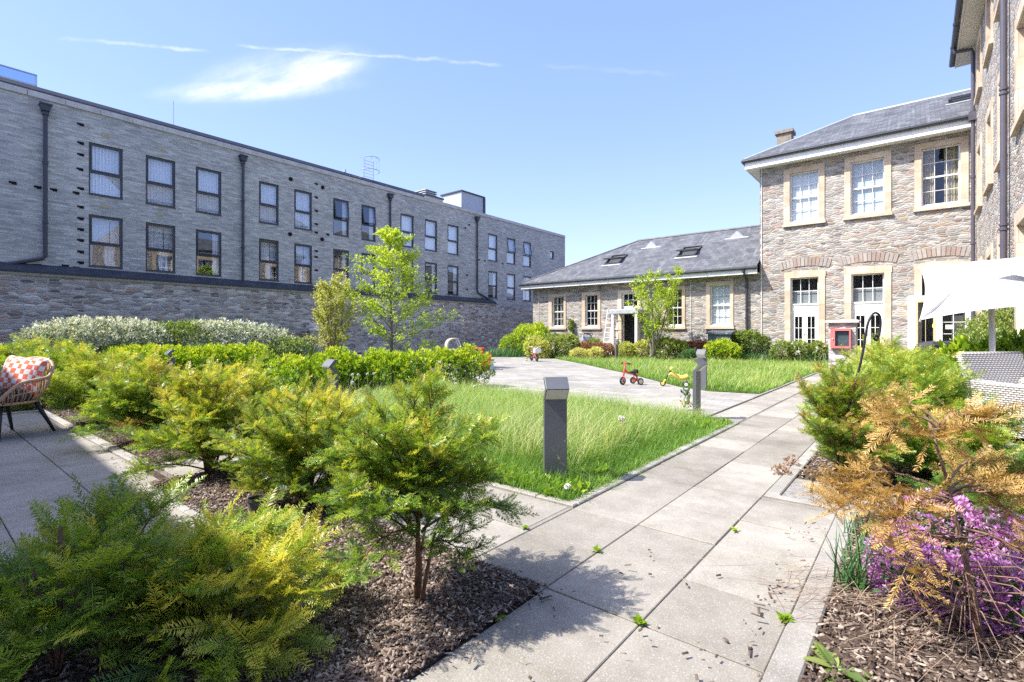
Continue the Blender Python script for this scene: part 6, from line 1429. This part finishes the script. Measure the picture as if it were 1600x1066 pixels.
q = at(520,545,13.2); tree('golden_shrub_tree', 'pale golden leaved multi stemmed tree left of the young green tree', (q.x,q.y), 2.45, lambda f: .98*min(1,.5+1.3*f)*(1.0-f)**.6+.1, 60, 'golden_leaf', .062, 7600, .5, .03, .15, (35,68), multi=5, lean=.14, bark='twig_brown', seed=8)
q = at(1022,552,18.1); tree('multi_stem_tree', 'sparse multi stemmed tree in front of the low stone range', (q.x,q.y), 3.15, lambda f: 1.0*min(1,.4+1.6*f)*(1.0-f)**.55+.15, 60, 'birch_leaf', .085, 5600, .42, .05, .18, (35,66), multi=4, lean=.26, seed=12, glow=.3)
# wispy growth over the right foreground mulch edge and young weeds
g = G(1205,745); yw = None
bush('sedum_plant', 'low reddish green plant spilling over the path kerb at right', 'plant', [(*G(1222,742),.02,.06,.05,.05),(*G(1236,728),.02,.05,.05,.05)], 70, .022, 4, 'red_leaf', .75, stems=1, inner=.3)
# ---------------------------------------------------------------- light, sky, camera
sc = bpy.context.scene
SUN_AZ = Vector((-.638,-.770,0)).normalized(); EL = R(51)
to_sun = (SUN_AZ*math.cos(EL)+Vector((0,0,math.sin(EL)))).normalized()
sd = bpy.data.lights.new('sun', 'SUN'); sd.energy = 2.5; sd.angle = R(.55); sd.color = (1.0,.95,.87)
so = bpy.data.objects.new('sun', sd); C.objects.link(so); so.rotation_euler = to_sun.to_track_quat('Z','Y').to_euler(); so.location = (0,0,30)
w = bpy.data.worlds.new('World'); sc.world = w; w.use_nodes = True; nt = w.node_tree; nt.nodes.clear()
class WN(NT):
    def __init__(s, t): s.t = t
k = WN(nt)
sky = k.n('TexSky', sky_type='NISHITA'); sky.sun_disc = False; sky.sun_elevation = EL; sky.sun_rotation = math.atan2(SUN_AZ.x, SUN_AZ.y); sky.altitude = 0; sky.air_density = 1.0; sky.dust_density = .3; sky.ozone_density = 3.0
g = k.n('TexCoord').outputs['Generated']
def dot(v): return k.n('VectorMath', {0:g, 1:v}, operation='DOT_PRODUCT').outputs['Value']
a = dot((CO,SI,0)); b = dot((-SI,CO,0)); z = k.n('SeparateXYZ', {0:g}).outputs[2]
bb = k.math('MAXIMUM', b, .05); U = k.math('DIVIDE', a, bb); V = k.math('DIVIDE', z, bb)
def px(x): return (x-CX)/F
def py(y): return (HY-y)/F
def lobe(cx, cy, rx, ry, ang):
    ca, sa = math.cos(ang), math.sin(ang); du = k.math('SUBTRACT', U, px(cx)); dv = k.math('SUBTRACT', V, py(cy))
    x = k.math('ADD', k.math('MULTIPLY', du, ca*F/rx), k.math('MULTIPLY', dv, sa*F/rx)); y = k.math('ADD', k.math('MULTIPLY', du, -sa*F/ry), k.math('MULTIPLY', dv, ca*F/ry))
    r = k.math('SQRT', k.math('ADD', k.math('MULTIPLY', x, x), k.math('MULTIPLY', y, y)))
    return k.n('MapRange', {0:r,1:1.0,2:.0,3:0.0,4:1.0}, interpolation_type='SMOOTHSTEP').outputs[0]
uv = k.comb(U, V); wv = k.comb(k.math('ADD', k.math('MULTIPLY', U, 7.0), k.math('MULTIPLY', V, -9.0)), k.math('ADD', k.math('MULTIPLY', V, 24.0), k.math('MULTIPLY', U, -6.0)))
f1 = k.noise(wv, 1.0, 7, .6); f2 = k.noise(uv, 26, 6, .65)
lob = k.math('MAXIMUM', k.math('MAXIMUM', k.math('MULTIPLY', lobe(400,139,200,26,R(3)), .9), k.math('MULTIPLY', lobe(490,112,110,42,R(16)), 1.05)), k.math('MULTIPLY', lobe(430,118,190,52,R(8)), .45))
cl = k.math('MULTIPLY', lob, k.n('MapRange', {0:k.math('ADD', k.math('MULTIPLY', f1, .7), k.math('MULTIPLY', f2, .3)),1:.36,2:.60,3:.06,4:1.2}).outputs[0], True)
def trail(x0, y0, x1, y1, w_, amt, sc_):
    du = k.math('SUBTRACT', U, px(x0)); t = k.math('DIVIDE', du, px(x1)-px(x0)); line = k.math('ADD', k.math('MULTIPLY', t, py(y1)-py(y0)), py(y0))
    wob = k.math('MULTIPLY', k.math('SUBTRACT', k.noise(uv, sc_, 4, .6), .5), 14/F)
    dv = k.math('ABSOLUTE', k.math('SUBTRACT', k.math('SUBTRACT', V, line), wob))
    m = k.n('MapRange', {0:dv,1:w_/F,2:0.0,3:0.0,4:1.0}, interpolation_type='SMOOTHSTEP').outputs[0]
    e = k.math('MULTIPLY', k.n('MapRange', {0:t,1:-.03,2:.06}).outputs[0], k.n('MapRange', {0:t,1:1.0,2:.85}).outputs[0])
    br = k.n('MapRange', {0:k.noise(k.comb(k.math('MULTIPLY',U,14.0),.5), 1.0, 3),1:.38,2:.58,3:.25,4:1.0}).outputs[0]
    return k.math('MULTIPLY', k.math('MULTIPLY', m, e), k.math('MULTIPLY', br, amt))
cl = k.math('MAXIMUM', cl, trail(375,72,705,95,4.5,.42,24)); cl = k.math('MAXIMUM', cl, trail(95,60,330,80,4.5,.36,22)); cl = k.math('MAXIMUM', cl, trail(700,95,790,102,4,.2,24)); cl = k.math('MAXIMUM', cl, trail(850,103,1060,118,6,.09,24))
#haze_ = k.n('MapRange', {0:z,1:.0,2:.5,3:.42,4:.10}, interpolation_type='SMOOTHSTEP').outputs[0]
grad = k.ramp(z, [(0.0,(1.12,1.40,1.70)),(.12,(.92,1.25,1.70)),(.35,(.64,.98,1.68)),(.75,(.44,.76,1.62))])
skyc = k.mix(.72, k.mix(1.0, sky.outputs[0], SKY_TINT, 'MULTIPLY'), grad)
sg = k.n('MapRange', {0:dot(tuple(to_sun)),1:.70,2:1.0,3:0.0,4:1.0}, interpolation_type='SMOOTHSTEP').outputs[0]
skyc = k.mix(1.0, skyc, k.mix(sg, (0,0,0,1), (4.0,3.8,3.5,1)), 'ADD')      # bright sky round the sun
col = k.mix(cl, skyc, CLOUD)
bg = k.n('Background', {0:col, 1:SKY_STR}); wo = k.n('OutputWorld'); nt.links.new(bg.outputs[0], wo.inputs[0])

cam = bpy.data.cameras.new('camera'); co = bpy.data.objects.new('camera', cam); C.objects.link(co); sc.camera = co
cam.sensor_width = 36; cam.sensor_fit = 'HORIZONTAL'; cam.lens = F/1600*36; cam.shift_y = -(533-HY)/1600; cam.clip_end = 2000; cam.clip_start = .05
co.location = (0,0,S); co.rotation_euler = (R(90),0,TH)
sc.view_settings.view_transform = 'Standard'; sc.view_settings.look = 'None'; sc.view_settings.gamma = 1; sc.view_settings.use_curve_mapping = False; sc.view_settings.exposure = EXPOSURE
sc.render.engine = 'CYCLES'; sc.cycles.max_bounces = 8; sc.cycles.transparent_max_bounces = 12; sc.cycles.use_denoising = False
